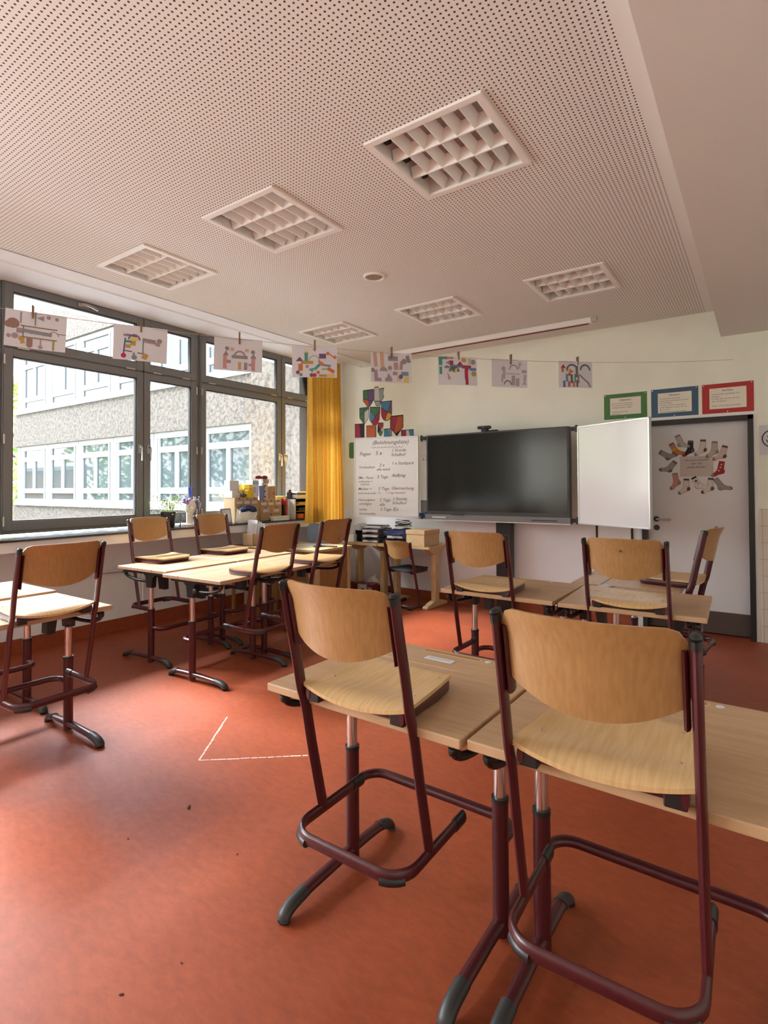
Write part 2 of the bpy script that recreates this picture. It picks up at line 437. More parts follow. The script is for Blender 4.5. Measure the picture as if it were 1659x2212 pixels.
m = MB(); m.bx(-5.24, XS - .03, YF, 5.745, .90, .985, M['wall_white']); tag(m.build('trim_3'), kind='structure')
m = MB(); m.bx(XW - .06, XS, YF, 5.745, .985, 1.004, M['sill']); tag(m.build('trim_4', bevel=.004), kind='structure')
m = MB(); m.bx(XR, XR + .2, YF - .2, YB, 0, 3.3, M['wall']); tag(m.build('wall_right'), kind='structure')
m = MB(); m.bx(-5.6, XR + .2, YF - .2, YF, 0, 3.3, M['wall']); tag(m.build('wall_front'), kind='structure')
m = MB(); m.bx(-4.78, DX0 - .06, YB - .014, YB, 0, .105, M['floor_red']); tag(m.build('baseboard_back'), kind='structure')
m = MB(); m.bx(XN, XN + .014, YF, 5.745, 0, .12, M['floor_red']); m.bx(XS, XS + .014, 5.745, YB - .014, 0, .105, M['floor_red']); tag(m.build('baseboard_left'), kind='structure')
m = MB(); m.bx(-.02, XR, YB - .012, YB, 0, 1.19, M['tile']); tag(m.build('trim_5'), kind='structure')

# ------------------------------------------------------------------ windows
def ring(m, y0, y1, z0, z1, w, x0, x1, mt, wb=None):
    wb = wb or w
    m.bx(x0, x1, y0, y0 + w, z0, z1, mt); m.bx(x0, x1, y1 - w, y1, z0, z1, mt)
    m.bx(x0, x1, y0 + w, y1 - w, z1 - w, z1, mt); m.bx(x0, x1, y0 + w, y1 - w, z0, z0 + wb, mt)
def handle(m, y, z, s=1):
    m.bx(XW - .002, XW + .012, y - .015, y + .015, z - .045, z + .045, M['steel'])
    m.tube([(XW + .01, y, z + .02), (XW + .05, y, z + .02), (XW + .058, y, z), (XW + .05, y, z - .12)], .009, M['chrome'], n=8)
def window(n, y0, y1, full=True):
    w = empty('window_%d' % n, (0, 0, 0), kind='structure')
    G = M['frame_grey']; zt = 2.59; xb, xf = XW - .07, XW - .012
    ys = y0 + (3.158 - 1.90)                                   # split between wide and narrow light
    m = MB(); ring(m, y0, y1, 1.02, 3.15, .045, xb, xf, G); m.bx(xb, xf, y0 + .045, y1 - .045, zt - .03, zt + .03, G)
    m.bx(xb, xf, ys - .022, ys + .022, 1.06, 3.11, G)
    m.build('frame', w, bevel=.004)
    gl = MB()
    for (a, b, c, d, hz) in ((y0 + .012, ys - .006, 1.05, zt - .006, 1), (ys + .006, y1 - .012, 1.05, zt - .006, 1), (y0 + .012, ys - .006, zt + .006, 3.135, 0), (ys + .006, y1 - .012, zt + .006, 3.135, 0)):
        s = MB(); ring(s, a, b, c, d, .066, XW - .045, XW, G, .078)
        ring(s, a + .064, b - .064, c + .076, d - .064, .010, XW - .055, XW - .01, M['blackmat'])
        o = s.build('sash', w, bevel=.003)
        g = MB(); g.bx(XW - .038, XW - .034, a + .06, b - .06, c + .07, d - .06, M['glass']); g.build('glass_pane', o)
        if full:
            h = MB()
            if hz:
                out = a if a < y0 + .1 else b
                for z in (c + .08, (c + d) / 2, d - .1):
                    h.tube([(XW + .008, out, z - .04), (XW + .008, out, z + .04)], .008, M['brass'], n=8)
            else:
                for y in (a + .14, b - .14):
                    h.tube([(XW + .008, y - .045, c + .0), (XW + .008, y + .045, c + .0)], .008, M['brass'], n=8)
            h.build('hinge', o)
            if hz:
                hm = MB(); handle(hm, ys - .045 if a < y0 + .1 else ys + .045, 1.80); hm.build('handle', o)
            elif a < y0 + .1:
                hm = MB(); yy = (a + b) / 2 + .02
                hm.bx(XW, XW + .014, yy - .05, yy + .05, d - .05, d - .02, M['steel']); hm.tube([(XW + .03, yy - .03, d - .03), (XW + .04, yy + .02, d - .028), (XW + .035, yy + .12, d - .05)], .011, M['chrome'], n=8); hm.build('handle', o)
    return w
for i, (a, b) in enumerate(WIN): window(i + 1, a, b, full=i >= 2)

# ------------------------------------------------------------------ door
d = empty('door_1', (0, 0, 0), kind='structure')
m = MB()
m.bx(DX1 - .045, DX1 + .0, YB - .02, YB + .14, 0, DZ, M['door_frame']); m.bx(DX0, DX0 + .045, YB - .02, YB + .14, 0, DZ, M['door_frame']); m.bx(DX0, DX1, YB - .02, YB + .14, DZ - .045, DZ + .0, M['door_frame'])
m.build('door_frame', d, bevel=.003)
m = MB(); m.bx(DX0 + .045, DX1 - .045, YB + .08, YB + .12, .012, DZ - .045, M['door']); m.bx(DX0 + .02, DX1 - .02, YB + .12, YB + .24, 0, DZ, M['door_frame']); lf = m.build('door_leaf', d)
m = MB(); m.bx(DX0 + .046, DX1 - .046, YB + .076, YB + .08, .012, .215, M['kick']); m.build('kick_plate', lf)
m = MB(); hx = DX0 + .12
m.at((hx, YB + .08, 1.07), rx=PI / 2).lathe([(.027, 0), (.027, .008), (.010, .01), (.010, .05)], (0, 0, 0), M['dark_grey']); m.at()
m.tube([(hx, YB + .035, 1.07), (hx + .06, YB + .032, 1.07), (hx + .13, YB + .034, 1.068)], .010, M['brass'], n=8)
m.at((hx, YB + .08, .985), rx=PI / 2).lathe([(.028, 0), (.026, .01)], (0, 0, 0), M['dark_grey']); m.at()
m.build('door_handle', lf)
m = MB(); m.bx(DX0 - .03, DX1 + .03, YB - .006, YB, DZ + .0, DZ + .03, M['white']); m.bx(DX1, DX1 + .02, YB - .006, YB, 0, DZ, M['wall_white']); m.build('trim_6').update_tag()
bpy.data.objects['trim_6']['kind'] = 'structure'
# low white writing panel on the wall, half hidden by the open board wing
p = empty('wall_panel', (-1.245, YB, .72), 0, 'white wall panel with black side rails left of the door, under the open whiteboard wing', 'panel')
m = MB(); m.bx(-.16, .16, -.012, 0, 0, .55, M['white']); m.build('panel', p)
m = MB(); m.bx(-.178, -.16, -.02, 0, 0, .6, M['blackmat']); m.build('side_rail', p)
m = MB(); m.bx(.16, .178, -.02, 0, 0, .6, M['blackmat']); m.build('side_rail', p)
m = MB(); m.bx(-.15, .15, -.02, -.012, .31, .318, M['mid_grey']); m.build('ledge', p)

# heating pipe
m = MB(); m.tube([(XN + .05, 1.2, .60), (XN + .05, 3.12, .60), (XN + .05, 3.17, .56), (XN + .05, 3.17, .13)], .012, M['wall_white'], n=8)
hp = m.build('heating_pipe'); tag(hp, 'thin white heating pipe along the low wall under the window sill', 'pipe')
m = MB(); m.tube([(XN + .05, 2.95, .60), (XN + .05, 3.06, .60)], .022, M['steel'], n=10); m.ball((XN + .09, 3.0, .60), .022, M['dark_grey']); m.build('valve', hp)

# ------------------------------------------------------------------ ceiling lamps
def lamp():
    r = empty('ceiling_lamp', (0, 0, 0)); W = M['lampwhite']
    tag(r, cat='lamp', group='square louvre lamps in the ceiling')
    m = MB(); a, b = LH, LH - .035
    for (x0, x1, y0, y1) in ((-a, a, -a, -b), (-a, a, b, a), (-a, -b, -b, b), (b, a, -b, b)): m.bx(x0, x1, y0, y1, -.012, .004, W)
    m.build('frame', r, bevel=.002)
    m = MB(); h = .10; b2 = b + .012
    m.bx(-b2, b2, -b2, b2, h, h + .004, W)
    m.bx(-b2, b2, -b2, -b2 + .004, 0, h, W); m.bx(-b2, b2, b2 - .004, b2, 0, h, W); m.bx(-b2, -b2 + .004, -b2, b2, 0, h, W); m.bx(b2 - .004, b2, -b2, b2, 0, h, W)
    m.build('housing', r)
    def vee(m, p, q, wt, wb, z0, z1):
        # V-shaped lamella from p to q, wide at top
        dx, dy = q[0] - p[0], q[1] - p[1]; l = math.hypot(dx, dy); nx, ny = -dy / l, dx / l
        vs = []
        for (x, y) in (p, q):
            for (w, z) in ((-wb, z0), (wb, z0), (wt, z1), (-wt, z1)): vs.append((x + nx * w, y + ny * w, z))
        m.add(vs, [(0, 1, 5, 4), (1, 2, 6, 5), (2, 3, 7, 6), (3, 0, 4, 7), (0, 3, 2, 1), (4, 5, 6, 7)], W)
    cell = 2 * b / 3; cx = 2 * b / 6
    for k in (1, 2):
        m = MB(); y = -b + cell * k; vee(m, (-b, y), (b, y), .022, .004, -.002, .052); m.build('long_louvre', r)
    for j in range(3):
        for k in range(1, 6):
            m = MB(); x = -b + cx * k; vee(m, (x, -b + cell * j), (x, -b + cell * (j + 1)), .026, .003, 0, .050); m.build('cross_louvre', r)
    for j in range(3):
        m = MB(); y = -b + cell * (j + .5); m.tube([(-b, y, .078), (b, y, .078)], .013, M['white'], n=10)
        m.bx(-b, -b + .03, y - .02, y + .02, .05, .09, M['blackmat']); m.build('light_tube', r)
    return r
L0 = lamp(); L0.location = (LX[0], LY[0], ZC); L0['label'] = 'square louvre ceiling lamp nearest the camera, beside the smooth bulkhead'
for (x, y, t) in ((1, 0, 'square louvre ceiling lamp in the near row, middle of three'), (2, 0, 'square louvre ceiling lamp in the near row, closest to the windows'),
                  (0, 1, 'square louvre ceiling lamp in the far row, closest to the bulkhead'), (1, 1, 'square louvre ceiling lamp in the far row, middle of three'), (2, 1, 'square louvre ceiling lamp in the far row, above the yellow curtain side')):
    dup(L0, (LX[x], LY[y], ZC), 0, t)

r = empty('ceiling_speaker', (-2.442, 3.40, ZC), 0, 'round tan ceiling speaker with white ring between the lamps', 'speaker')
m = MB(); m.lathe([(.085, 0), (.082, -.012), (.070, -.014), (.066, -.006)], (0, 0, 0), M['lampwhite'], n=28, cap=False); m.build('ring', r)
m = MB(); m.lathe([(.0668, -.003), (.0668, -.006)], (0, 0, 0), M['tan'], n=28); m.build('grille', r)
r = empty('projection_screen', (-2.48, 5.46, ZC), 0, 'rolled up projection screen in a slim white case under the ceiling before the boards', 'projection screen')
m = MB(); m.bx(-1.15, 1.15, -.03, .03, -.055, 0, M['lampwhite']); m.build('case', r, bevel=.006)
m = MB(); m.bx(-1.12, 1.12, -.012, .012, -.062, -.055, M['dkred']); m.build('fabric_slot', r)
m = MB(); m.bx(1.15, 1.20, -.02, .02, -.045, 0, M['lt_grey']); m.build('end_cap', r, bevel=.004)

# ------------------------------------------------------------------ yard seen through the windows
m = MB(); m.bx(-70, -5.46, -30, 40, -1.6, -1.5, M['ground']); tag(m.build('ground'), kind='structure')
FY = 9.2
b = empty('school_wing', (0, 0, 0), 0, 'school wing across the yard with washed concrete bands and white window rows', 'building')
m = MB()
XE = -23.62
for z0, z1 in ((-1.5, .80), (3.0, 4.22), (6.5, 7.9)): m.bx(XE, -9.78, FY - .12, FY + .3, z0, z1, M['concrete'])
m.build('concrete_band', b)
m = MB(); m.bx(XE + .12, -5.4, FY + .06, FY + 6, -1.5, 7.8, M['ext_plaster']); m.build('wall', b)
m = MB(); m.bx(-9.82, -5.46, FY - .5, FY + .2, -1.5, 8.2, M['concrete']); m.build('stair_tower', b)
m = MB()
for z in (.80, 4.22): m.bx(XE + .2, -9.8, FY - .16, FY + .06, z, z + .07, M['ext_plaster'])
m.build('sill', b)
MX = [-23.27 + 2.19 * i for i in range(7)]
W = M['ext_white']
def wing_window(x0, x1, z0, z1, openleft=False):
    m = MB(); zb, zt = z0 + .45, z1 - .48; xm = (x0 + x1) / 2; f = .09; y0, y1 = FY - .02, FY + .06
    def fr(a, b_, c, d):
        ring2(m, a - .015, b_ + .015, c - .015, d + .015, .015, y0 + .008, y1, M['mid_grey']); ring2(m, a, b_, c, d, .07, y0, y1, W)
    def ring2(m, a, b_, c, d, w, y0, y1, mt):
        m.bx(a, a + w, y0, y1, c, d, mt); m.bx(b_ - w, b_, y0, y1, c, d, mt); m.bx(a + w, b_ - w, y0, y1, c, c + w, mt); m.bx(a + w, b_ - w, y0, y1, d - w, d, mt)
    m.bx(x0 - .02, x1 + .02, y1 - .018, y1, z0, z1, M['mid_grey']); ring2(m, x0 + .014, x1 - .014, z0, z1, .15, y0 + .01, y1, W)
    for (a, b_, c, d) in ((x0 + .22, x1 - .22, z0 + .10, zb), (x0 + .22, xm, zb + .03, zt - .03), (xm, x1 - .22, zb + .03, zt - .03), (x0 + .22, x1 - .22, zt, z1 - .1)): fr(a, b_, c, d)
    m.bx(x0 + .2, x1 - .2, y0 + .02, y1, zb - .02, zb + .05, W); m.bx(x0 + .2, x1 - .2, y0 + .02, y1, zt - .05, zt + .02, W)
    o = m.build('window', b)
    g = MB(); g.bx(x0 + .2, x1 - .2, y1 - .03, y1 - .02, z0 + .1, z1 - .1, M['ext_glass'])
    if openleft: g.bx(x0 + .30, xm - .08, y1 - .05, y1 - .03, zb + .1, zt - .1, M['mid_grey'])
    g.build('pane', o)
for i in range(6):
    wing_window(MX[i], MX[i + 1], .87, 3.0); wing_window(MX[i], MX[i + 1], 4.29, 6.5, i == 1)
m = MB(); m.bx(-23.52, MX[0] - .01, FY - .02, FY + .06, .87, 3.0, W); m.bx(-23.52, MX[0] - .01, FY - .02, FY + .06, 4.29, 6.5, W); m.bx(MX[6], -9.8, FY - .02, FY + .06, .87, 3.0, W); m.bx(MX[6], -9.8, FY - .02, FY + .06, 4.29, 6.5, W); m.build('corner_post', b)

def tree(loc, h, rad, label, seed, light=False, n=900):
    rnd = random.Random(seed)
    r = empty('tree', loc, 0, label, 'tree', 'leafy trees around the yard')
    m = MB(); m.tube([(0, 0, 0), (.05, .03, h * .3), (-.05, 0, h * .6), (0, 0, h * .9)], .13, M['bark'], n=8)
    for k in range(5):
        a = k * 1.3; m.tube([(0, 0, h * (.25 + .1 * k)), (math.cos(a) * rad * .6, math.sin(a) * rad * .6, h * (.4 + .1 * k))], .05, M['bark'], n=6)
    m.build('trunk', r)
    m = MB(); L = M['leaf_lt'] if light else M['leaf']; L2 = M['leaf'] if light else M['leaf_lt']
    vs = []; 
    for i in range(n):
        a = rnd.random() * 2 * PI; zz = rnd.random(); rr = rad * (.35 + .65 * rnd.random() ** .5) * math.sin(PI * min(.98, .12 + .8 * zz))
        c = Vector((rr * math.cos(a), rr * math.sin(a), h * (.08 + .92 * zz)))
        u = Vector((rnd.gauss(0, 1), rnd.gauss(0, 1), rnd.gauss(0, 1))).normalized(); v = u.orthogonal().normalized(); s = .10 + .14 * rnd.random()
        w = u.cross(v)
        pts = [c + v * s, c + w * s * .6, c - v * s, c - w * s * .6]
        m.add([tuple(p) for p in pts], [(0, 1, 2, 3)], L if rnd.random() < .7 else L2)
    m.build('foliage', r)
    return r
tree((-26.3, 10.4, -1.5), 7.4, 2.2, 'bright green tree beyond the left end of the school wing', 1, True, 1500)
tree((-9.6, -5.0, -1.5), 7.5, 2.2, 'broad tree outside, mirrored at the left edge of the dark display', 2, True, 1600)
tree((-14.5, -12.0, -1.5), 9.0, 3.2, 'tall tree outside, mirrored near the middle of the dark display', 3, False, 1600)
for i, x in enumerate((-18.0, -22.9, -27.8, -32.7, -37.6)):
    tree((x, 0.2 - .3 * i, -1.5), 7.0 + .5 * (i % 3), 2.3, 'yard tree facing the school wing, %s' % ['nearest the classroom', 'second from the classroom', 'third from the classroom', 'fourth from the classroom', 'farthest from the classroom'][i], 10 + i, i % 2 == 0, 1300)
m = MB(); m.bx(-46, -30, 3.4, 4.2, -1.5, 2.4, M['brick']); m.bx(-46.2, -29.8, 3.2, 4.4, 2.4, 2.6, M['ext_white'])
tag(m.build('brick_shed'), 'low brown brick outbuilding mirrored in the lower wing windows', 'building')
m = MB(); m.bx(-60, -36, 22, 30, -1.5, 12, M['brick']); 
for k in range(4): m.bx(-60, -35.9, 21.9, 22, 1.5 + 2.6 * k, 3 + 2.6 * k, M['ext_white'])
tag(m.build('far_building'), 'distant building with pale bands seen past the end of the wing', 'building')
# ------------------------------------------------------------------ student chair (origin: under the seat's rear edge, at the base)
def lerp_path(pts, n=6):
    # Catmull-Rom through points
    P = [Vector(p) for p in pts]; P = [P[0] * 2 - P[1]] + P + [P[-1] * 2 - P[-2]]
    out = []
    for i in range(1, len(P) - 2):
        for k in range(n):
            t = k / n
            a, b, c, d = P[i - 1], P[i], P[i + 1], P[i + 2]
            out.append(.5 * ((2 * b) + (c - a) * t + (2 * a - 5 * b + 4 * c - d) * t * t + (3 * b - a - 3 * c + d) * t ** 3))
    out.append(P[-2]); return out
def seat_shape(hw, f, rcorner):
    # outline in x,y: y=0 rear .. f front
    pts = []
    pts += arc(hw * .86 - rcorner, f - rcorner, rcorner, 10, 90, 6)
    pts += [(-x, y) for x, y in arc(hw * .86 - rcorner, f - rcorner, rcorner, 10, 90, 6)][::-1]
    pts += [(-hw, .06), (-hw, .018)]
    pts += [(-hw + 2 * hw * t, .010 - .016 * math.sin(PI * t)) for t in (.08, .25, .4, .5, .6, .75, .92)]
    pts += [(hw, .018), (hw, .06)]
    return pts
def chair(seat_mat=None, back_mat=None):
    r = empty('school_chair'); tag(r, cat='chair')
    B = M['bordeaux']; K = M['black']; hw = .195
    # seat: grid bent like plywood, dished in the middle and rolled at the rear
    out = seat_shape(.188, .335, .05)
    m = MB()
    n = 16; k = 12
    def inside_w(y):
        # half width of the seat at depth y
        if y > .285: 
            t = (y - .285) / .05; return .188 * .86 - .05 + .05 * math.sqrt(max(0, 1 - t * t))
        if y < .03: return .188
        return .188 - (.188 * .14 + .0008) * (y - .03) / .255
    def zz(x, y):
        d = -.013 * math.exp(-(((y - .13) / .10) ** 2)) * (1 - (x / .19) ** 2)
        d += -.020 * max(0, (.05 - y) / .05) ** 1.5 * (1 - (abs(x) / .19) ** 2.2) * 1.2
        d += -.012 * max(0, (y - .29) / .05) ** 2
        return .451 + d
    top = []; 
    ys = [0, .012, .025, .04, .06, .085, .11, .14, .17, .2, .23, .26, .285, .302, .316, .327, .335]
    for y in ys:
        w = inside_w(y)
        top.append([(w * (2 * i / n - 1), y - (.012 * (1 - (2 * i / n - 1) ** 2) if y < .03 else 0), zz(w * (2 * i / n - 1), y)) for i in range(n + 1)])
    th = .011
    vs = [p for row in top for p in row] + [(p[0], p[1], p[2] - th) for row in top for p in row]
    rows = len(ys); o = rows * (n + 1); fs = []
    for j in range(rows - 1):
        for i in range(n):
            a = j * (n + 1) + i; fs.append((a, a + 1, a + n + 2, a + n + 1)); fs.append((o + a, o + a + n + 1, o + a + n + 2, o + a + 1))
    for i in range(n):
        fs.append((i, o + i, o + i + 1, i + 1)); a = (rows - 1) * (n + 1) + i; fs.append((a, a + 1, o + a + 1, o + a))
    for j in range(rows - 1):
        a = j * (n + 1); fs.append((a, a + n + 1, o + a + n + 1, o + a)); a += n; fs.append((a, o + a, o + a + n + 1, a + n + 1))
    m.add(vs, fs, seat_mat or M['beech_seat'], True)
    seat = m.build('seat', r, sharp=30)
    m = MB()
    for x, y in ((.150, .10), (-.150, .10), (.142, .255), (-.142, .255)): m.ball((x, y, zz(x, y)), .005, M['steel'], 8, 4, (1, 1, .5))
    m.build('rivet', seat)
    # seat frame: U-shaped flat tube under the seat
    m = MB(); w = .168
    path = [(w, .0, .421), (w - .004, .2, .421)] + [(x, y, .421) for x, y in arc(w - .015 - .045, .275, .045, 0, 90, 5)] + [(x, y, .421) for x, y in [(-a, b) for a, b in arc(w - .015 - .045, .275, .045, 0, 90, 5)][::-1]] + [(-w + .004, .2, .421), (-w, .0, .421)]
    m.tube(path, .008, B, .020, n=10)
    m.bx(-w, w, .01, .03, .408, .432, B)
    sf = m.build('seat_frame', r)
    for s in (-1, 1):
        m = MB(); m.bx(s * .150 - .022, s * .150 + .022, .002, .045, .395, .440, K); m.build('seat_bracket', sf, bevel=.004)
    # uprights
    upy = [(-.068, .752), (-.049, .66), (-.023, .55), (.000, .44), (.012, .405), (.026, .35), (.052, .225), (.098, .030)]
    for s in (-1, 1):
        m = MB(); P = lerp_path([(s * hw, y, z) for y, z in upy], 4)
        m.tube(P, .0195, B, .0105, n=12, up=(1, 0, 0))
        u = m.build('upright', r)
        m = MB(); P = lerp_path([(s * hw, y, z) for y, z in [(-.0722, .762), (-.0715, .760), (-.0695, .752), (-.0665, .742)]], 3)
        m.tube(P, .0206, K, .0122, n=12, up=(1, 0, 0)); m.ball((s * hw, -.0718, .760), .0125, K, 12, 6, (.95, 1.55, .7))
        m.build('cap', u)
        m = MB()
        q = [(-.058, .735), (-.056, .725), (-.026, .585), (-.024, .575)]
        P = [(s * (hw - .019), y + .002, z) for y, z in q]
        m.tube(P, .020, B, .007, n=8, up=(1, 0, 0)); m.build('back_bracket', u)
    # base ring
    m = MB(); z = .022; rr = .075
    rb = rr - .046
    path = [(hw, .275, z), (hw, .15, z)] + [(x, y, z) for x, y in arc(hw - rr, rb, rr, 0, -90, 7)] + [(-x, y, z) for x, y in arc(hw - rr, rb, rr, 0, -90, 7)[::-1]] + [(-hw, .15, z), (-hw, .275, z)]
    m.tube(path, .010, B, .0185, n=12)
    ringo = m.build('base_ring', r)
    for s in (-1, 1):
        m = MB(); m.tube([(s * hw, .250, z), (s * hw, .305, z)], .0125, K, .0215, n=12); m.build('end_cap', ringo)
        m = MB(); a = [(s * x, y, z - .012) for x, y in arc(hw - rr, rb, rr + .001, -82, -34, 6)]
        m.tube(a, .0140, K, .0145, n=10); m.build('glide', ringo)
    # backrest: plywood shell bowed to the rear
    m = MB(); n = 20; k = 9; bw = .188; z0, z1 = .566, .778; th = .0095
    def yl(z): return -.030 - .216 * (z - .578) - .004
    F = []; Bk = []
    for j in range(k + 1):
        rf = []; rb = []
        for i in range(n + 1):
            x = bw * (2 * i / n - 1); ax = abs(x) / bw
            lo = z0 + .056 * ax ** 2.1; hi = z1 - .002 * ax
            e = max(0, abs(x) - (bw - .045)) / .045
            hi -= .045 * (1 - math.sqrt(max(0, 1 - e * e))) * .98
            lo += .018 * max(0, (ax - .9) / .1) ** 2
            zv = lo + (hi - lo) * j / k
            t = (zv - z0) / (z1 - z0)
            y = yl(zv) + .022 - .058 * (1 - ax * ax) - .014 * max(0, t - .7) * 3.3
            rf.append((x, y, zv)); rb.append((x, y - th, zv))
        F.append(rf); Bk.append(rb)
    vs = [p for q in F for p in q] + [p for q in Bk for p in q]; o = (k + 1) * (n + 1); fs = []
    for j in range(k):
        for i in range(n):
            a = j * (n + 1) + i; fs.append((a, a + n + 1, a + n + 2, a + 1)); fs.append((o + a, o + a + 1, o + a + n + 2, o + a + n + 1))
    for i in range(n):
        fs.append((i, i + 1, o + i + 1, o + i)); a = k * (n + 1) + i; fs.append((a, o + a, o + a + 1, a + 1))
    for j in range(k):
        a = j * (n + 1); fs.append((a, o + a, o + a + n + 1, a + n + 1)); a += n; fs.append((a, a + n + 1, o + a + n + 1, o + a))
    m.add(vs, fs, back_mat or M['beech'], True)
    m.build('backrest', r, sharp=30)
    return r

# ------------------------------------------------------------------ height adjustable student desk (origin on floor under the middle of the top; student sits at -y)
TZ = .760
def desk(w=.710, d=.64, cy=.05, lab=True):
    r = empty('school_desk'); tag(r, cat='desk')
    B = M['bordeaux']; K = M['black']; x = w / 2; y0, y1 = -d / 2, d / 2; ys = y1 - .185; t = .026
    m = MB(); m.bx(-x, x, y0, ys - .0025, TZ - t, TZ, M['desk']); top = m.build('tabletop', r, bevel=.004, seg=3)
    m = MB(); m.bx(-x, x, ys + .0025, y1, TZ - t, TZ, M['desk']); st = m.build('rear_shelf', r, bevel=.004, seg=3)
    m = MB(); gy = y1 - .035
    m.slab(rrect(-.125, .125, gy - .013, gy + .013, .0125), TZ - .002, TZ + .0006, M['desk_edge']); m.slab(rrect(-.118, .118, gy - .009, gy + .009, .0085), TZ, TZ + .0011, M['wood_br']); m.build('pencil_groove', st)
    m = MB(); m.lathe([(.011, 0), (.011, .0015)], (.150, gy, TZ), M['paper'], n=14); m.build('ink_dot', st)
    m = MB(); m.bx(-x + .09, x - .09, -.02, .12, TZ - t - .02, TZ - t, M['blackmat']); m.bx(-x + .03, -x + .08, y0 + .06, y1 - .06, TZ - t - .022, TZ - t, K); m.bx(x - .08, x - .03, y0 + .06, y1 - .06, TZ - t - .022, TZ - t, K)
    m.build('under_frame', r)
    for s in (-1, 1):
        cx = s * (x - .058)
        m = MB()
        prof = [(cy - .085, TZ - t - .018), (cy - .048, TZ - t - .040), (cy - .034, TZ - t - .13), (cy + .034, TZ - t - .13), (cy + .044, TZ - t - .05), (cy + .085, TZ - t - .018)]
        vs = [(cx - .022, a, b) for a, b in prof] + [(cx + .022, a, b) for a, b in prof]; q = len(prof)
        m.add(vs, [list(range(q)), list(range(2 * q - 1, q - 1, -1))] + [((i + 1) % q, i, q + i, q + (i + 1) % q) for i in range(q)], K)
        br = m.build('tilt_bracket', r, bevel=.004)
        m = MB(); m.at((cx - s * .0, cy - .08, TZ - t - .075), ry=PI / 2).lathe([(.012, -.05), (.022, -.045), (.022, -.028), (.010, -.025)], (0, 0, 0), K, n=12); m.at(); m.build('knob', br)
        m = MB(); qx = cx - s * .085; hk = [(qx - .030, TZ - t - .02), (qx + .030, TZ - t - .02), (qx + .022 - s * .012, TZ - t - .155), (qx - .022 - s * .012, TZ - t - .155)]; m.prism(hk, cy - .005, cy + .06, K); m.build('bag_hook', br, bevel=.008)
        m = MB(); P = [(cx + s * q, cy - dy, TZ - t - dz) for q, dy, dz in ((0, .0, .075), (.014, .07, .080), (.017, .16, .078), (.017, .25, .068), (.017, .315, .045), (.017, .335, .012))]
        m.tube(lerp_path(P, 4), .0125, K, n=10); m.ball((cx + s * .017, cy - .325, TZ - t - .026), .019, K, 10, 6, (.8, 1.2, 1)); m.build('side_rail', br)
        m = MB(); m.tube([(cx, cy, .40), (cx, cy, TZ - t - .10)], .0195, M['chrome'], n=16); inner = m.build('inner_tube', r)
        m = MB(); m.tube([(cx, cy, .012), (cx, cy, .425)], .0255, B, n=16); col = m.build('column', r)
        m = MB(); m.tube([(cx, cy, .418), (cx, cy, .432)], .0270, K, n=16); m.build('collar', col)
        m = MB(); P = lerp_path([(cx, cy - .345, .022), (cx, cy - .315, .036), (cx, cy - .24, .043), (cx, cy, .049), (cx, cy + .15, .045), (cx, cy + .205, .036), (cx, cy + .232, .022)], 4)
        m.tube(P, .0215, B, .0165, n=12); f = m.build('foot', r)
        for P in ([(cx, cy - .352, .004), (cx, cy - .349, .020), (cx, cy - .318, .035), (cx, cy - .255, .0445)], [(cx, cy + .239, .004), (cx, cy + .236, .020), (cx, cy + .208, .035), (cx, cy + .165, .046)]):
            m = MB(); m.tube(lerp_path(P, 4), .0240, M['rubber'], .0190, n=12); m.build('end_cap', f)
    m = MB(); cx = x - .058; z = .285; rr = .07; yb = cy + .13
    P = [(-cx, cy, z), (-cx, yb - rr, z)] + [(a, b, z) for a, b in arc(-cx + rr, yb - rr, rr, 180, 90, 6)] + [(a, b, z) for a, b in arc(cx - rr, yb - rr, rr, 90, 0, 6)] + [(cx, yb - rr, z), (cx, cy, z)]
    m.tube(P, .0165, B, n=12); m.build('footrest_bar', r)
    return r

D0 = desk()
DG = 'height adjustable beech desks with bordeaux legs'
# x, y, rz, label
DESKS = [
    (-.984, 1.572, R(-1), 'beech desk with a white name sticker, under the near left chair in front'),
    (-.262, 1.572, R(-1), 'beech desk cut by the right picture edge, under the largest chair'),
    (-1.318, 3.350, R(-.5), 'beech desk in front of the display, standing alone with one chair on top'),
    (-.590, 3.350, R(2), 'beech desk with one chair, right of the lone desk before the whiteboard'),
    (-.735, 4.060, R(90), 'beech desk pushed against the far edge of another, nearest the door'),
    (-3.385, 2.775, R(92), 'front beech desk of the window block of four, at its open near corner'),
    (-3.415, 3.500, R(92), 'beech desk of the window block nearest the teacher desk on the aisle side'),
    (-4.105, 2.835, R(-88), 'beech desk of the window block with a laminated sheet on its corner'),
    (-4.130, 3.560, R(-88), 'beech desk of the window block at its far corner by the sill'),
    (-3.265, 1.265, R(90), 'beech desk at the left picture edge with a chair hung on it'),
    (-3.985, 1.300, R(-90), 'beech desk at the left picture edge, between the hung chair and window wall'),
]
for i, (x, y, a, l) in enumerate(DESKS):
    o = place(D0, (x, y, 0), a) if i == 0 else dup(D0, (x, y, 0), a, l)
    o['label'] = l; o['group'] = DG

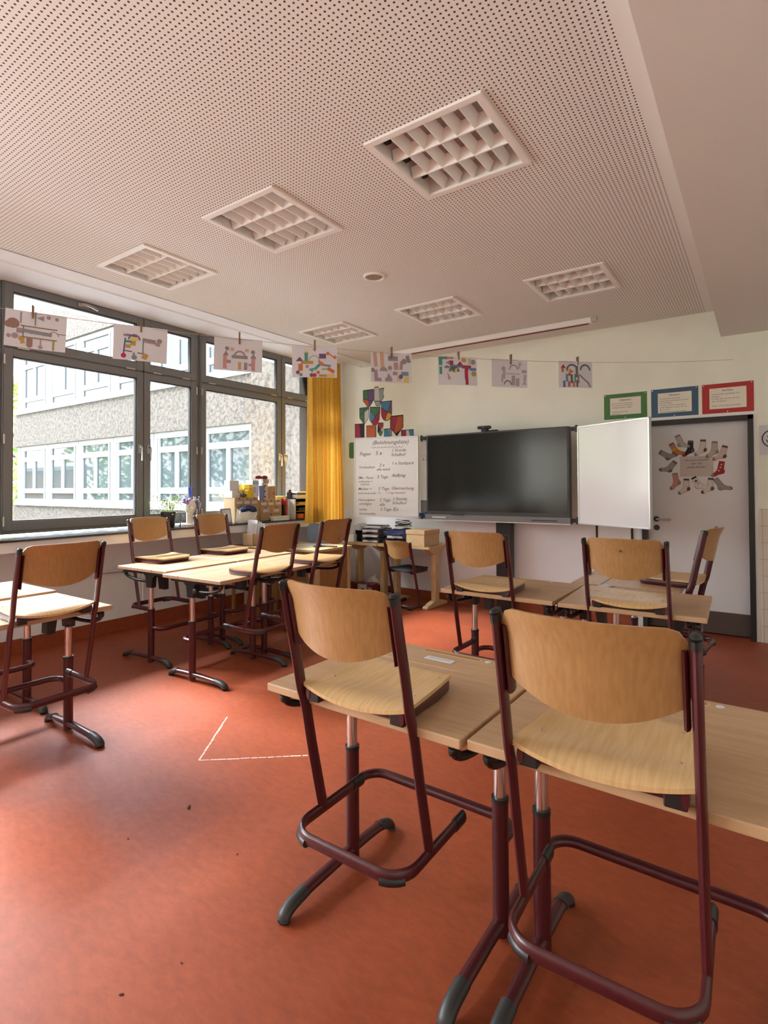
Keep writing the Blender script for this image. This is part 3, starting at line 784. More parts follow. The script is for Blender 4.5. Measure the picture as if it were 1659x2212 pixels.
C0 = chair()
CG = 'wooden school chairs hung on the desks'
CZ = TZ - .400
CHAIRS = [
    (-.968, 1.228, R(0), 'plywood chair hung on the desk with the name sticker, front middle'),
    (-.300, 1.222, R(1), 'largest plywood chair, hung on the desk at the front right'),
    (-1.390, 3.020, R(-1.5), 'plywood chair hung on the lone desk before the display'),
    (-.578, 3.022, R(0), 'plywood chair with a small dark hole in its backrest, below the blank whiteboard'),
    (-.335, 4.020, R(83), 'plywood chair seen from its side, hung on the desk nearest the door'),
    (-2.975, 2.850, R(93), 'plywood chair on the aisle side of the window block, nearer of two'),
    (-3.010, 3.530, R(93), 'plywood chair on the aisle side of the window block, beside the teacher desk'),
    (-4.500, 2.845, R(-89), 'plywood chair on the window side of the block, left of the potted plant'),
    (-4.525, 3.540, R(-89), 'plywood chair on the window side of the block, right of the mannequin head'),
    (-2.880, 1.300, R(90), 'plywood chair at the left picture edge, hung on a desk by the window'),
]
for i, (x, y, a, l) in enumerate(CHAIRS):
    o = place(C0, (x, y, CZ), a) if i == 0 else dup(C0, (x, y, CZ), a, l)
    o['label'] = l; o['group'] = CG
# chair with black seat on the floor at the back desk
BC = chair(seat_mat=mat('black_seat_cushion', (.013, .014, .018), .75)); BC.name = 'school_chair'
place(BC, (-3.46, 5.33, .004), R(-8)); BC['label'] = 'wooden chair with a black seat standing on the floor at the back desk'; del_group = BC.pop('group', None)
def screw_hole(root, x, z):
    m = MB(); m.at((x, -.1145 - .216 * (z - .70) - .0005, z), rx=PI / 2 + .21).lathe([(.0055, 0), (.0055, .0035)], (0, 0, 0), M['kraft_dk'], n=12); m.at(); m.build('screw_hole', root)
for o in list(COL.objects):
    if o.parent is None and o.name.startswith('school_chair'):
        if 'small dark hole' in o['label'] or 'black seat' in o['label']: screw_hole(o, -.005, .715)
        elif 'beside the teacher desk' in o['label']: screw_hole(o, .0, .610)

# ------------------------------------------------------------------ teacher desk block and back desks
def t_desk(loc, w, d, label, z=.72):
    r = empty('work_table', loc, 0, label, 'table', 'pale wood tables along the back wall'); L = M['wood_lt']
    m = MB(); m.slab(rrect(-w / 2, w / 2, -d / 2, d / 2, .02), z - .028, z, L); m.build('tabletop', r, bevel=.004)
    for s in (-1, 1):
        m = MB(); x = s * (w / 2 - .09); m.slab(rrect(x - .032, x + .032, -.055, .055, .02), .05, z - .11, L); lg = m.build('leg', r, bevel=.004)
        m = MB(); poly = [(-.22, z - .028), (.22, z - .028), (.20, z - .05), (.07, z - .11), (-.07, z - .11), (-.20, z - .05)]
        vs = [(x - .03, a, b) for a, b in poly] + [(x + .03, a, b) for a, b in poly]; q = 6
        m.add(vs, [list(range(q)), list(range(2 * q - 1, q - 1, -1))] + [((i + 1) % q, i, q + i, q + (i + 1) % q) for i in range(q)], L); m.build('top_bracket', lg)
        m = MB(); poly = [(-.24, 0), (.24, 0), (.24, .03), (.06, .075), (-.06, .075), (-.24, .03)]
        vs = [(x - .035, a, b) for a, b in poly] + [(x + .035, a, b) for a, b in poly]
        m.add(vs, [list(range(q)), list(range(2 * q - 1, q - 1, -1))] + [((i + 1) % q, i, q + i, q + (i + 1) % q) for i in range(q)], L); m.build('sled_foot', lg, bevel=.008)
    return r
t_desk((-4.09, 5.615, 0), .56, .56, 'pale wooden table in the back corner, carrying the letter trays')
t_desk((-3.44, 5.615, 0), .72, .56, 'pale wooden table below the display, carrying the box and the navy cloth')
DT = .72
r = empty('teacher_desk', (-4.56, 4.74, 0), 0, 'pale teacher desk with plywood panels between the window sill and the back tables', 'desk')
L = M['wood_lt']
m = MB(); m.bx(-.60, .60, -.31, .31, DT - .03, DT, M['yellow_lt'] if False else L); m.build('tabletop', r, bevel=.004)
m = MB(); m.bx(-.52, .52, -.285, -.265, .12, DT - .03, M['wood_br']); m.build('front_panel', r)
m = MB(); m.bx(.555, .575, -.24, .22, .12, DT - .03, M['wood_br']); m.build('side_panel', r)
for x in (-.56, .56):
    for y in (-.27, .27):
        m = MB(); m.slab(rrect(x - .028, x + .028, y - .028, y + .028, .012), 0, DT - .03, L); m.build('leg', r)
r = empty('side_table', (-4.62, 4.14, 0), 0, 'small brown side table beside the window block, under a cardboard box', 'table')
m = MB(); m.bx(-.22, .22, -.16, .16, .745, .77, M['wood_br']); m.build('tabletop', r, bevel=.003)
for x in (-.19, .19):
    for y in (-.13, .13):
        m = MB(); m.bx(x - .015, x + .015, y - .015, y + .015, 0, .745, M['wood_br']); m.build('leg', r)

# blue office chair
r = empty('office_chair', (-4.60, 5.21, .0), R(12), 'blue grey upholstered office chair behind the teacher desk', 'chair')
m = MB()
pts = rrect(-.2, .2, .58, .945, .07)
m.prism(pts, .02, .075, M['blue_chair']); m.build('backrest', r, bevel=.018, seg=3)
m = MB(); m.slab(rrect(-.2, .2, -.06, .10, .05), .42, .50, M['blue_chair']); m.build('seat', r, bevel=.015)
m = MB(); m.tube([(0, .08, .75), (0, .10, .5), (0, .02, .40)], .02, M['black']); m.tube([(0, 0, .08), (0, 0, .42)], .025, M['black']); m.build('post', r)
m = MB()
for k in range(5):
    a = k * 2 * PI / 5 + .3; m.tube([(0, 0, .09), (.16 * math.cos(a), .16 * math.sin(a), .06)], .018, M['black']); m.ball((.17 * math.cos(a), .17 * math.sin(a), .028), .027, M['black'])
m.build('star_base', r)

# sheets lying on desks
def sheet(name, loc, w, d, rz, mt, label, cat, extra=None):
    m = MB(); m.slab([(-w / 2, -d / 2), (w / 2, -d / 2), (w / 2, d / 2), (-w / 2, d / 2)], 0, .0012, mt)
    if extra: extra(m)
    o = m.build(name); place(o, loc, rz); return tag(o, label, cat)
def flat_text(m, body, size, mt, x, y, **k):
    m.T = Matrix.Translation((0, 0, .0016)) @ Matrix.Rotation(-PI / 2, 4, 'X'); m.text(body, size, mt, x, y, 0, **k); m.T = Matrix.Identity(4)
sheet('name_sticker', (-.990, 1.783, TZ), .115, .034, R(-2), M['paper'], 'white name sticker on the rear strip of the front desk', 'sticker',
      lambda m: [m.slab([(-.045, -.006), (.045, -.006), (.045, .008), (-.045, .008)], .0012, .0015, mat('sticker_grey', (.5, .5, .5), .8))])
sheet('laminated_sheet', (-3.965, 2.70, TZ), .21, .148, R(85), M['paper'], 'laminated picture sheet on the corner of the window block desk', 'sheet',
      lambda m: [m.slab([(-.085, -.05), (.03, -.05), (.03, .05), (-.085, .05)], .0012, .0015, mat('print_blue_grey', (.22, .26, .33), .5)), m.slab([(.04, -.05), (.09, -.05), (.09, .05), (.04, .05)], .0012, .0015, mat('sticker_grey', (.5, .5, .5), .8))])
sheet('paper_scrap', (-.83, 3.70, TZ), .07, .10, R(-20), M['paper'], 'small white paper scrap on the seam of the desks below the whiteboard', 'paper')
sheet('paper_sheet', (-4.42, 4.86, DT), .30, .21, R(0), M['paper'], 'white paper sheet on the teacher desk beside the green cloth', 'paper')
sheet('cutting_mat', (-4.22, 4.60, DT), .34, .24, R(3), mat('pale_green_sheet', (.50, .50, .26), .6), 'pale green sheet on the teacher desk beside the scissors', 'sheet')
r = empty('scissors', (-4.06, 4.72, DT), R(20), 'dark scissors and pen lying on the teacher desk corner', 'scissors')
m = MB(); m.tube([(-.09, -.01, .012), (.02, .01, .012), (.11, .03, .008)], .007, M['blackmat'], n=6); m.tube([(-.09, .02, .012), (.02, 0, .012), (.10, -.01, .008)], .007, M['blackmat'], n=6); m.build('blade', r)
for y in (-.03, .04):
    m = MB(); m.tube([(-.12 + .035 * math.cos(a * PI / 6), y + .022 * math.sin(a * PI / 6), .014) for a in range(12)], .008, M['black'], n=6, closed=True); m.build('handle', r)
m = MB()
for k in range(9): m.ball((random.uniform(-.05, .05), random.uniform(-.04, .04), .012 + random.random() * .018), .035, M['green_cloth'], 10, 6, (1, 1, .6))
tag(place(m.build('cloth'), (-4.62, 4.76, DT)), 'crumpled green cloth on the teacher desk', 'cloth')
# ------------------------------------------------------------------ interactive display with whiteboard wings
def board(mb_parent, w, h, name='whiteboard_wing'):
    # local: hinge at x=0, panel towards +x (w may be negative), front at y=0 facing -y
    a, b = min(0, w), max(0, w)
    m = MB(); m.bx(a + .012, b - .012, 0, .02, .012, h - .012, M['board_white']); o = m.build(name, mb_parent)
    m = MB()
    for (x0, x1, z0, z1) in ((a, a + .016, 0, h), (b - .016, b, 0, h), (a, b, 0, .016), (a, b, h - .016, h)): m.bx(x0, x1, -.006, .026, z0, z1, M['alu'])
    m.build('frame', o, bevel=.002)
    return o
disp = empty('interactive_display', (-2.452, 5.66, 0), 0, 'large dark interactive display on a black column with two hinged whiteboards', 'display')
w2 = .842
m = MB(); m.bx(-w2, w2, -.02, .06, 1.075, 2.015, M['dark_grey']); body = m.build('casing', disp, bevel=.006)
m = MB(); m.bx(-w2 + .022, w2 - .022, -.024, -.02, 1.118, 1.998, M['screen']); m.build('screen', disp)
m = MB(); m.bx(-w2 - .01, w2 + .012, -.045, .05, 1.012, 1.078, M['mid_grey']); m.bx(-w2 - .012, w2 + .014, -.055, .02, 1.006, 1.016, M['alu'])
m.bx(-w2 + .09, -w2 + .27, -.047, -.044, 1.035, 1.055, M['lt_grey']); m.bx(-w2 + .34, -w2 + .5, -.062, -.04, 1.075, 1.083, M['black']); m.bx(.45, w2 - .12, -.047, -.044, 1.036, 1.05, M['dark_grey'])
m.build('pen_tray', disp, bevel=.003)
m = MB(); m.bx(.02 - .03, .165, .09, .19, .02, 1.6, M['black']); m.bx(-.06, .22, .06, .19, 0, .03, M['black']); m.build('column', disp, bevel=.004)
for s in (-1, 1):
    for z in (1.05, 1.985):
        m = MB(); m.bx(s * (w2 + .005), s * (w2 + .085), -.02, .03, z - .02, z + .02, M['black']); m.tube([(s * (w2 + .07), -.01, z - .035), (s * (w2 + .07), -.01, z + .035)], .014, M['black'], n=8); m.build('hinge', disp)
m = MB(); m.bx(w2 + .004, w2 + .012, -.03, .01, 1.62, 1.78, M['black']); m.bx(w2 + .09, w2 + .1, .02, .03, 1.03, 2.0, M['black']); m.build('pen_holder', disp)
WH = .985
rw = board(disp, .835, WH); place(rw, (w2 + .085, -.03, 1.018), R(-29.5))
lw = board(disp, -.835, WH); place(lw, (-w2 - .105, -.03, 1.035), R(16))
m = MB(); I = M['ink_soft']; x0 = -.80
def hand(s, x, z, size=.052, ink=I, **k): m.text(s, size, ink, x0 + x, z, -.0012, shear=.25, bold=.0001, **k)
hand('(Belohnungsliste)', .21, .895, .068)
for k in range(9): m.tube([(x0 + .20 + .045 * k + .0225 * (1 - math.cos(a)), -.001, .868 - .018 * math.sin(a)) for a in [PI * i / 5 for i in range(6)]], .0018, I, n=4)
hand('Fegen', .04, .760, .062); hand('5 x', .25, .765, .066); hand('1 Stunde', .46, .800); hand('Schulhof', .455, .745)
hand('Vorlesebest', .03, .600, .044); hand('2 x', .30, .620); hand('alle mind.', .265, .570, .046); hand('1 x Stadtpark', .46, .640)
hand('SMu - Pause:', .02, .470, .040); hand('aufräumen +', .03, .425, .036); hand('zuhören', .05, .390, .036); hand('5 Tage', .27, .475); hand('Auftrag', .46, .490, .058)
hand('Melden +', .02, .330, .046); hand('nicht herumrufen', .02, .280, .034); hand('5 Tage', .285, .330); hand('Überraschung', .455, .335, .050)
hand('Fr.', .285, .285, .034, M['ink_red']); hand('+ 3 Tage', .37, .285, .034, M['ink_red']); hand('Auswahl!', .50, .285, .036, M['ink_red'])
hand('Hausaufgaben', .02, .195, .040); hand('erledigen', .03, .145, .046); hand('5 Tage', .30, .190); hand('alle', .30, .135); hand('1 Stunde', .47, .205); hand('Schulhof', .465, .155)
hand('nichts', .03, .075, .044); hand('herumwerfen', .03, .025, .040); hand('5 Tage', .31, .075); hand('Eis', .475, .075, .062)
m.build('lettering', lw)
# narrow white strip and tray behind the left wing
strip = MB(); strip.bx(-.115, -.0, .0, .02, 0, .985, M['board_white']); so = strip.build('whiteboard_strip', disp); place(so, (-w2 - .004, .05, 1.02))
m = MB(); m.text('6 2', .055, M['ink_soft'], -.095, .70, -.001, shear=.2); m.bx(-.115, 0, -.001, 0, .755, .76, M['lt_grey']); m.build('lettering', so)
m = MB(); m.bx(-.11, .0, -.06, 0, 0, .012, M['white']); m.bx(-.11, 0, -.06, -.054, 0, .03, M['white']); m.build('tray', so)
m = MB(); m.bx(-.045, .045, -.025, .025, 0, .055, M['blue']); tag(place(m.build('board_sponge', bevel=.006), (-3.365, 5.683, 1.033)), 'blue board sponge in the tray left of the display', 'sponge')
m = MB(); m.bx(-.04, .04, 0, .035, 0, .14, M['mid_grey']); m.bx(-.042, .042, -.002, .0, .13, .15, M['clear']); tag(place(m.build('marker_box'), (-3.355, 5.672, 1.095)), 'grey marker box above the blue sponge left of the display', 'box')
r = empty('webcam', (-2.56, 5.69, 2.015), 0, 'small black webcam clipped on top of the dark display', 'webcam')
m = MB(); m.bx(-.075, .075, -.04, .02, .035, .068, M['black']); m.build('body', r, bevel=.008)
m = MB(); m.at((0, -.04, .052), rx=PI / 2).lathe([(.014, 0), (.014, .006)], (0, 0, 0), M['dark_grey'], n=12); m.at(); m.build('lens', r)
m = MB(); m.bx(-.03, .03, -.03, .05, 0, .036, M['black']); m.bx(.05, .15, -.025, .03, 0, .018, M['black']); m.build('clip', r)
# green magnet strip behind the left wing
m = MB(); m.prism(rrect(-.04, .06, -.11, .11, .03), -.004, 0, M['green']); tag(place(m.build('green_tag'), (-4.655, YB, 1.91)), 'dark green tag on the wall peeking out left of the written whiteboard', 'tag')

# ------------------------------------------------------------------ grammar posters
def poster(x0, x1, z0, z1, col, title, lines, label, zt=.4):
    w, h = x1 - x0, z1 - z0
    r = empty('poster', ((x0 + x1) / 2, YB - .001, z0), 0, label, 'poster', 'grammar posters over the door')
    m = MB(); m.bx(-w / 2, w / 2, -.002, 0, 0, h, col); m.build('card', r)
    m = MB(); m.bx(-w / 2 + .06, w / 2 - .055, -.003, -.002, .042, h - .042, M['cream']); t = m.build('text_panel', r)
    m = MB(); m.text(title, .030, M['ink'], 0, h - .075, -.0035, 'CENTER', shear=.15)
    for i, l in enumerate(lines): m.text(l, .0165, M['ink'], -w / 2 + .075, h - .103 - .0215 * i, -.0035, shear=.2)
    m.build('lettering', t)
    m = MB()
    for x in (-w / 2 + .012, w / 2 - .015): m.ball((x, -.003, h - .012), .006, M['white'], 8, 4)
    m.ball((0, -.003, .012), .006, M['white'], 8, 4); m.build('pin', r)
poster(-1.331, -.926, 2.083, 2.340, M['green'], 'Adjektive', ['Sie beschreiben wie etwas ist.', 'Wir nutzen sie um Menschen,', 'ihre Eigenschaften zu zeigen.', '', 'Adjektive werden klein', 'geschrieben!'], 'green framed grammar poster titled Adjektive above the blank whiteboard')
poster(-.888, -.483, 2.068, 2.346, M['bluec'], 'Nomen', ['Sie bezeichnen Lebewesen,', 'Gegenstände und Gedanken, Gefühle', 'und Orte/Zeiten.', 'Sie haben oft einen Artikel (einen', 'großen Begleiter) vor sich: der, die,', 'das, ein, eine.', 'Nomen werden groß geschrieben!'], 'blue framed grammar poster titled Nomen above the door')
poster(-.452, -.048, 2.070, 2.346, M['red'], 'Verben', ['Sie beschreiben Handlungen und', 'Vorgänge.', 'Du fragst dich, was man tun kann', 'oder was passiert.', '', 'Verben werden klein geschrieben!'], 'red framed grammar poster titled Verben at the door corner')

# ------------------------------------------------------------------ door poster and paper socks
YD = YB + .08
r = empty('door_sign', (-.513, YD - .001, 1.487), 0, 'pale paper sign with German words in the ring of paper socks on the door', 'sign')
m = MB(); m.bx(-.14, .14, -.001, 0, 0, .195, mat('pale_sign', (.56, .50, .48), .8)); pp = m.build('paper', r)
m = MB()
for i, (t, s) in enumerate((('Alle unterschiedlich', .026), ('aber alle', .026), ('„coole Socken“', .028))): m.text(t, s, M['ink_soft'] if i < 2 else M['ink'], 0, .15 - .034 * i, -.0016, 'CENTER', shear=.2)
m.build('lettering', pp)
SOCK = [(-.024, .068), (.024, .068), (.026, .0), (.040, -.030), (.034, -.052), (.010, -.062), (-.010, -.072), (-.034, -.095), (-.056, -.102), (-.068, -.088), (-.062, -.068), (-.040, -.048), (-.026, -.020)]
def sock(x, z, ang, col, accent, label, mirror=1, toe=None, extra=None):
    r = empty('paper_sock', (x, YD - .0012, z), 0, label, 'paper sock', 'paper socks stuck on the door')
    ca, sa = math.cos(R(ang)), math.sin(R(ang)); S = .90
    tr = lambda P: [((p[0] * mirror * ca - p[1] * sa) * S, (p[0] * mirror * sa + p[1] * ca) * S) for p in P]
    grow = [(p[0] * 1.09 + .0, p[1] * 1.05) for p in SOCK]
    m = MB(); m.prism(tr(grow), -.0008, 0, mat('sock_line', (.06, .04, .04), .8)); m.flat(tr(SOCK), -.0012, col)
    m.flat(tr(clip(SOCK, 0, -1, -.050)), -.0016, accent); m.flat(tr(clip(SOCK, 1, .6, -.098)), -.0016, toe or accent); m.flat(tr([(.020, -.012), (.040, -.030), (.034, -.052), (.012, -.060), (.010, -.035)]), -.0016, accent)
    if extra: extra(m, tr)
    m.build('paper', r)
g1, g2, wh, rd, pk = (pal(c) for c in ((.30, .28, .27), (.16, .15, .15), (.62, .57, .55), (.36, .03, .03), (.50, .25, .22)))
dk, og, yl, br_ = (pal(c) for c in ((.03, .03, .04), (.55, .20, .03), (.6, .42, .05), (.16, .06, .05)))
stripes = lambda m, tr: [m.flat(tr([(-.026, z), (.026, z), (.026, z - .014), (-.026, z - .014)]), -.0018, c) for z, c in ((.03, g1), (.005, yl), (-.012, og))]
dots = lambda c: (lambda m, tr: [m.flat(tr(circ(x, z, .008, 8)), -.0018, c) for x, z in ((0, .035), (-.004, .005), (-.012, -.03))])
sock(-0.777, 1.703, 58, g1, g2, 'grey paper sock at the far left of the ring, lying slanted', -1)
sock(-0.699, 1.759, 28, og, g2, 'striped grey, yellow and orange paper sock at upper left', -1, og, stripes)
sock(-0.650, 1.834, 22, pal((.46, .43, .40)), g1, 'pale grey paper sock, topmost of the ring', -1)
sock(-0.563, 1.771, -4, dk, pal((.10, .10, .10)), 'black paper sock with red heel and toe', 1, rd)
sock(-0.459, 1.775, -4, wh, br_, 'white paper sock with grey cuff and toe, top middle of the ring', 1, g1)
sock(-0.364, 1.753, -4, pk if False else pal((.50, .42, .40)), g1, 'pinkish paper sock at the top right of the ring', 1)
sock(-0.294, 1.711, -16, pal((.56, .46, .44)), br_, 'pale paper sock with brown cuff at the right shoulder of the ring', 1, pk)
sock(-0.315, 1.564, -10, rd, rd, 'red paper sock with white spots at the right of the ring', 1, g1, dots(wh))
sock(-0.733, 1.587, -40, pal((.34, .30, .29)), g2, 'grey brown paper sock pointing left below the slanted grey one', 1, g2)
sock(-0.690, 1.459, 8, pk, pal((.36, .20, .18)), 'pink red paper sock at lower left of the ring', 1, g1)
sock(-0.603, 1.404, -3, wh, br_, 'white paper sock with dark brown cuff, bottom left of the ring', 1, g1)
sock(-0.509, 1.426, 30, pal((.66, .62, .60)), wh, 'white paper sock with black and pink stars, bottom middle', -1, wh, lambda m, tr: [m.flat(tr([(-.024, .068), (.024, .068), (.024, .052), (-.024, .052)]), -.0018, dk), m.flat(tr([(0, .04), (.006, .028), (.02, .03), (.008, .02), (.012, .004), (0, .014), (-.012, .004), (-.008, .02), (-.02, .03), (-.006, .028)]), -.0018, dk), m.flat(tr(circ(-.004, -.012, .010, 6)), -.0018, pk)])
sock(-0.403, 1.408, -8, wh, br_, 'white paper sock with dark brown heel and toe, bottom right', 1, br_)
sock(-0.324, 1.411, 34, pal((.33, .31, .30)), g1, 'plain grey paper sock at the lower right end of the ring', -1)

# smiley sheet on the wall right of the door
r = empty('smiley_sheet', (.075, YB - .001, 1.668), 0, 'white sheet with a smiling face on the wall right of the door', 'sheet')
m = MB(); m.bx(-.088, .12, -.001, 0, 0, .268, M['paper']); pp = m.build('paper', r)
m = MB(); m.tube([(.012 + .078 * math.cos(a), -.001, .146 + .078 * math.sin(a)) for a in [2 * PI * i / 28 for i in range(28)]], .0045, M['ink'], .002, n=6, closed=True, up=(0, 1, 0))
for x in (-.018, .042): m.flat(circ(x, .166, .011, 12), -.002, M['ink'])
m.tube([(.012 + .050 * math.cos(a), -.001, .150 + .050 * math.sin(a)) for a in [PI * (1.08 + .84 * i / 12) for i in range(13)]], .0035, M['ink'], .002, n=6, up=(0, 1, 0)); m.build('face', pp)

# ------------------------------------------------------------------ painted shield masks
def mask(x, z, shape, w, h, cols, cuts, label, ang=0):
    r = empty('painted_mask', (x, YB - .001, z), 0, label, 'mask', 'painted paper masks on the wall')
    S = {'shield': [(-.5, .5), (.5, .5), (.5, -.08), (0, -.5), (-.5, -.08)], 'round': [(-.5, .5), (.5, .5), (.5, -.1)] + [(.5 * math.cos(a), -.1 + .4 * math.sin(a)) for a in [-PI * i / 10 for i in range(1, 10)]] + [(-.5, -.1)],
         'blunt': [(-.45, .5), (.5, .45), (.42, -.2), (.1, -.5), (-.1, -.5), (-.5, -.18)], 'rect': [(-.5, .5), (.5, .5), (.5, -.5), (-.5, -.5)], 'wavy': [(-.45, .5), (-.05, .5), (-.05, .38), (.5, .4), (.4, .1), (.5, -.05), (.2, -.3), (.1, -.5), (-.3, -.48), (-.5, -.2)]}[shape]
    P = [(a * w, b * h) for a, b in S]
    m = MB(); m.prism(P, -.0008, 0, M['ink']); cells = [[(a * .95, b * .95) for a, b in P]]
    for (a, b, c) in cuts:
        nx = []
        for q in cells:
            for s in (1, -1):
                k = clip(q, s * a, s * b, s * c * w)
                if len(k) > 2: nx.append(k)
        cells = nx
    for i, q in enumerate(cells):
        cx, cy = sum(p[0] for p in q) / len(q), sum(p[1] for p in q) / len(q)
        m.flat([(cx + (p[0] - cx) * .94, cy + (p[1] - cy) * .94) for p in q], -.0012, cols[i % len(cols)])
    m.build('paper', r)
c = lambda *a: [pal(x) for x in a]
G_, P_, O_, Y_, B_, R_, N_, T_, K_, W_ = (.06, .16, .08), (.14, .08, .19), (.42, .10, .04), (.60, .40, .05), (.06, .22, .36), (.32, .03, .07), (.02, .03, .07), (.28, .34, .34), (.03, .02, .03), (.55, .52, .48)
mask(-4.359, 2.594, 'shield', .185, .255, c(O_, G_, P_, P_, G_), [(1, .1, .0), (.3, 1, -.1)], 'purple, orange and green shield mask at the top left of the wall group')
mask(-4.183, 2.614, 'wavy', .165, .265, c(T_, W_, R_, T_), [(1, .05, .06), (.1, 1, -.4)], 'grey blue and pink wavy mask at the top of the wall group')
mask(-4.064, 2.406, 'round', .175, .265, c(R_, B_, Y_, P_, G_), [(1, -.4, .15), (.6, 1, .0)], 'striped mask with rainbow wedge at the right of the second row')
mask(-4.431, 2.367, 'shield', .165, .240, c(G_, G_, W_, G_), [(1, 0, .02), (-.5, 1, .35)], 'dark green shield mask with white patch at the left')
mask(-4.253, 2.353, 'blunt', .18, .265, c(R_, B_, R_, G_, Y_, O_), [(1, .8, -.02), (-1, .9, -.1)], 'red, yellow and blue blunt mask in the middle of the group')
mask(-3.904, 2.199, 'shield', .205, .275, c(R_, K_, O_, Y_, R_), [(1, -.3, -.12), (-.5, 1, -.45)], 'orange and pink shield mask at the lower right of the group')
mask(-4.511, 2.170, 'rect', .165, .20, c(R_, K_), [(1, .1, .05)], 'maroon and black square mask at the lower left above the whiteboard')
mask(-4.315, 2.152, 'rect', .165, .17, c(O_, (.42, .16, .03), O_), [(.2, 1, .4)], 'orange square mask with dark eyes above the whiteboard')
mask(-4.163, 2.173, 'blunt', .10, .185, c(G_, K_, W_, R_, G_), [(1, .8, 0), (-1, 1, -.1)], 'small narrow green and black mask above the whiteboard')
mask(-4.044, 2.104, 'round', .125, .14, c(B_, (.2, .25, .35), B_), [(1, .5, .1)], 'small blue mask half hidden behind the whiteboard top')
mask(-3.741, 2.080, 'round', .19, .12, c(R_, W_, B_, K_), [(1, 0, -.1), (1, .3, .2)], 'red and blue mask edge peeking over the whiteboard at right')
# ------------------------------------------------------------------ string with drawings and clothespins
US = Vector((.5905, .807, 0)); P0 = Vector((-3.385, 1.415, 0)); ANG = math.atan2(US.y, US.x)
def string_z(t): return 2.335 + .0165 * (t - 2.0) ** 2
TS = [.0, .545, 1.115, 1.605, 2.15, 2.66, 3.10, 3.70]
m = MB(); m.tube([tuple(P0 + US * t + Vector((0, 0, string_z(t)))) for t in [-2.6 + .25 * i for i in range(33)]], .0016, M['string'], n=5)
tag(m.build('hanging_string'), 'thin string stretched across the room carrying the drawings', 'string')
def shapes(m, w, h, items, y=-.0012):
    for it in items:
        k, x, z = it[0], it[1] * w - w / 2, -it[2] * h
        col = pal(it[-1])
        if k == 'c': m.flat(circ(x, z, it[3] * w * 1.12, 14), y, col)
        elif k == 'a':   # arch
            r0, r1 = it[3] * w, it[4] * w
            o = [(x + r0 * math.cos(t), z + r0 * math.sin(t)) for t in [PI * i / 10 for i in range(11)]]; i_ = [(x + r1 * math.cos(t), z + r1 * math.sin(t)) for t in [PI * i / 10 for i in range(10, -1, -1)]]
            for q in range(10): m.flat([o[q], o[q + 1], i_[9 - q], i_[10 - q]], y, col)
        else:
            a, b, ro = it[3] * w * .56, it[4] * h * .56, R(it[5]) if len(it) > 6 else 0
            P = [(-a, -b), (a, -b), (a, b), (-a, b)] if k == 'r' else [(-a, -b), (a, -b), (0, b)]
            m.flat([(x + p[0] * math.cos(ro) - p[1] * math.sin(ro), z + p[0] * math.sin(ro) + p[1] * math.cos(ro)) for p in P], y, col)
        y -= .00003
gy, br, lv, tl = (.26, .23, .24), (.27, .17, .14), (.34, .25, .31), (.15, .26, .28)
ye, ol, vi, og2, gr, te, pk2, rr_ = (.62, .50, .12), (.42, .27, .06), (.13, .08, .17), (.52, .15, .06), (.10, .26, .12), (.07, .27, .23), (.55, .26, .28), (.38, .03, .06)
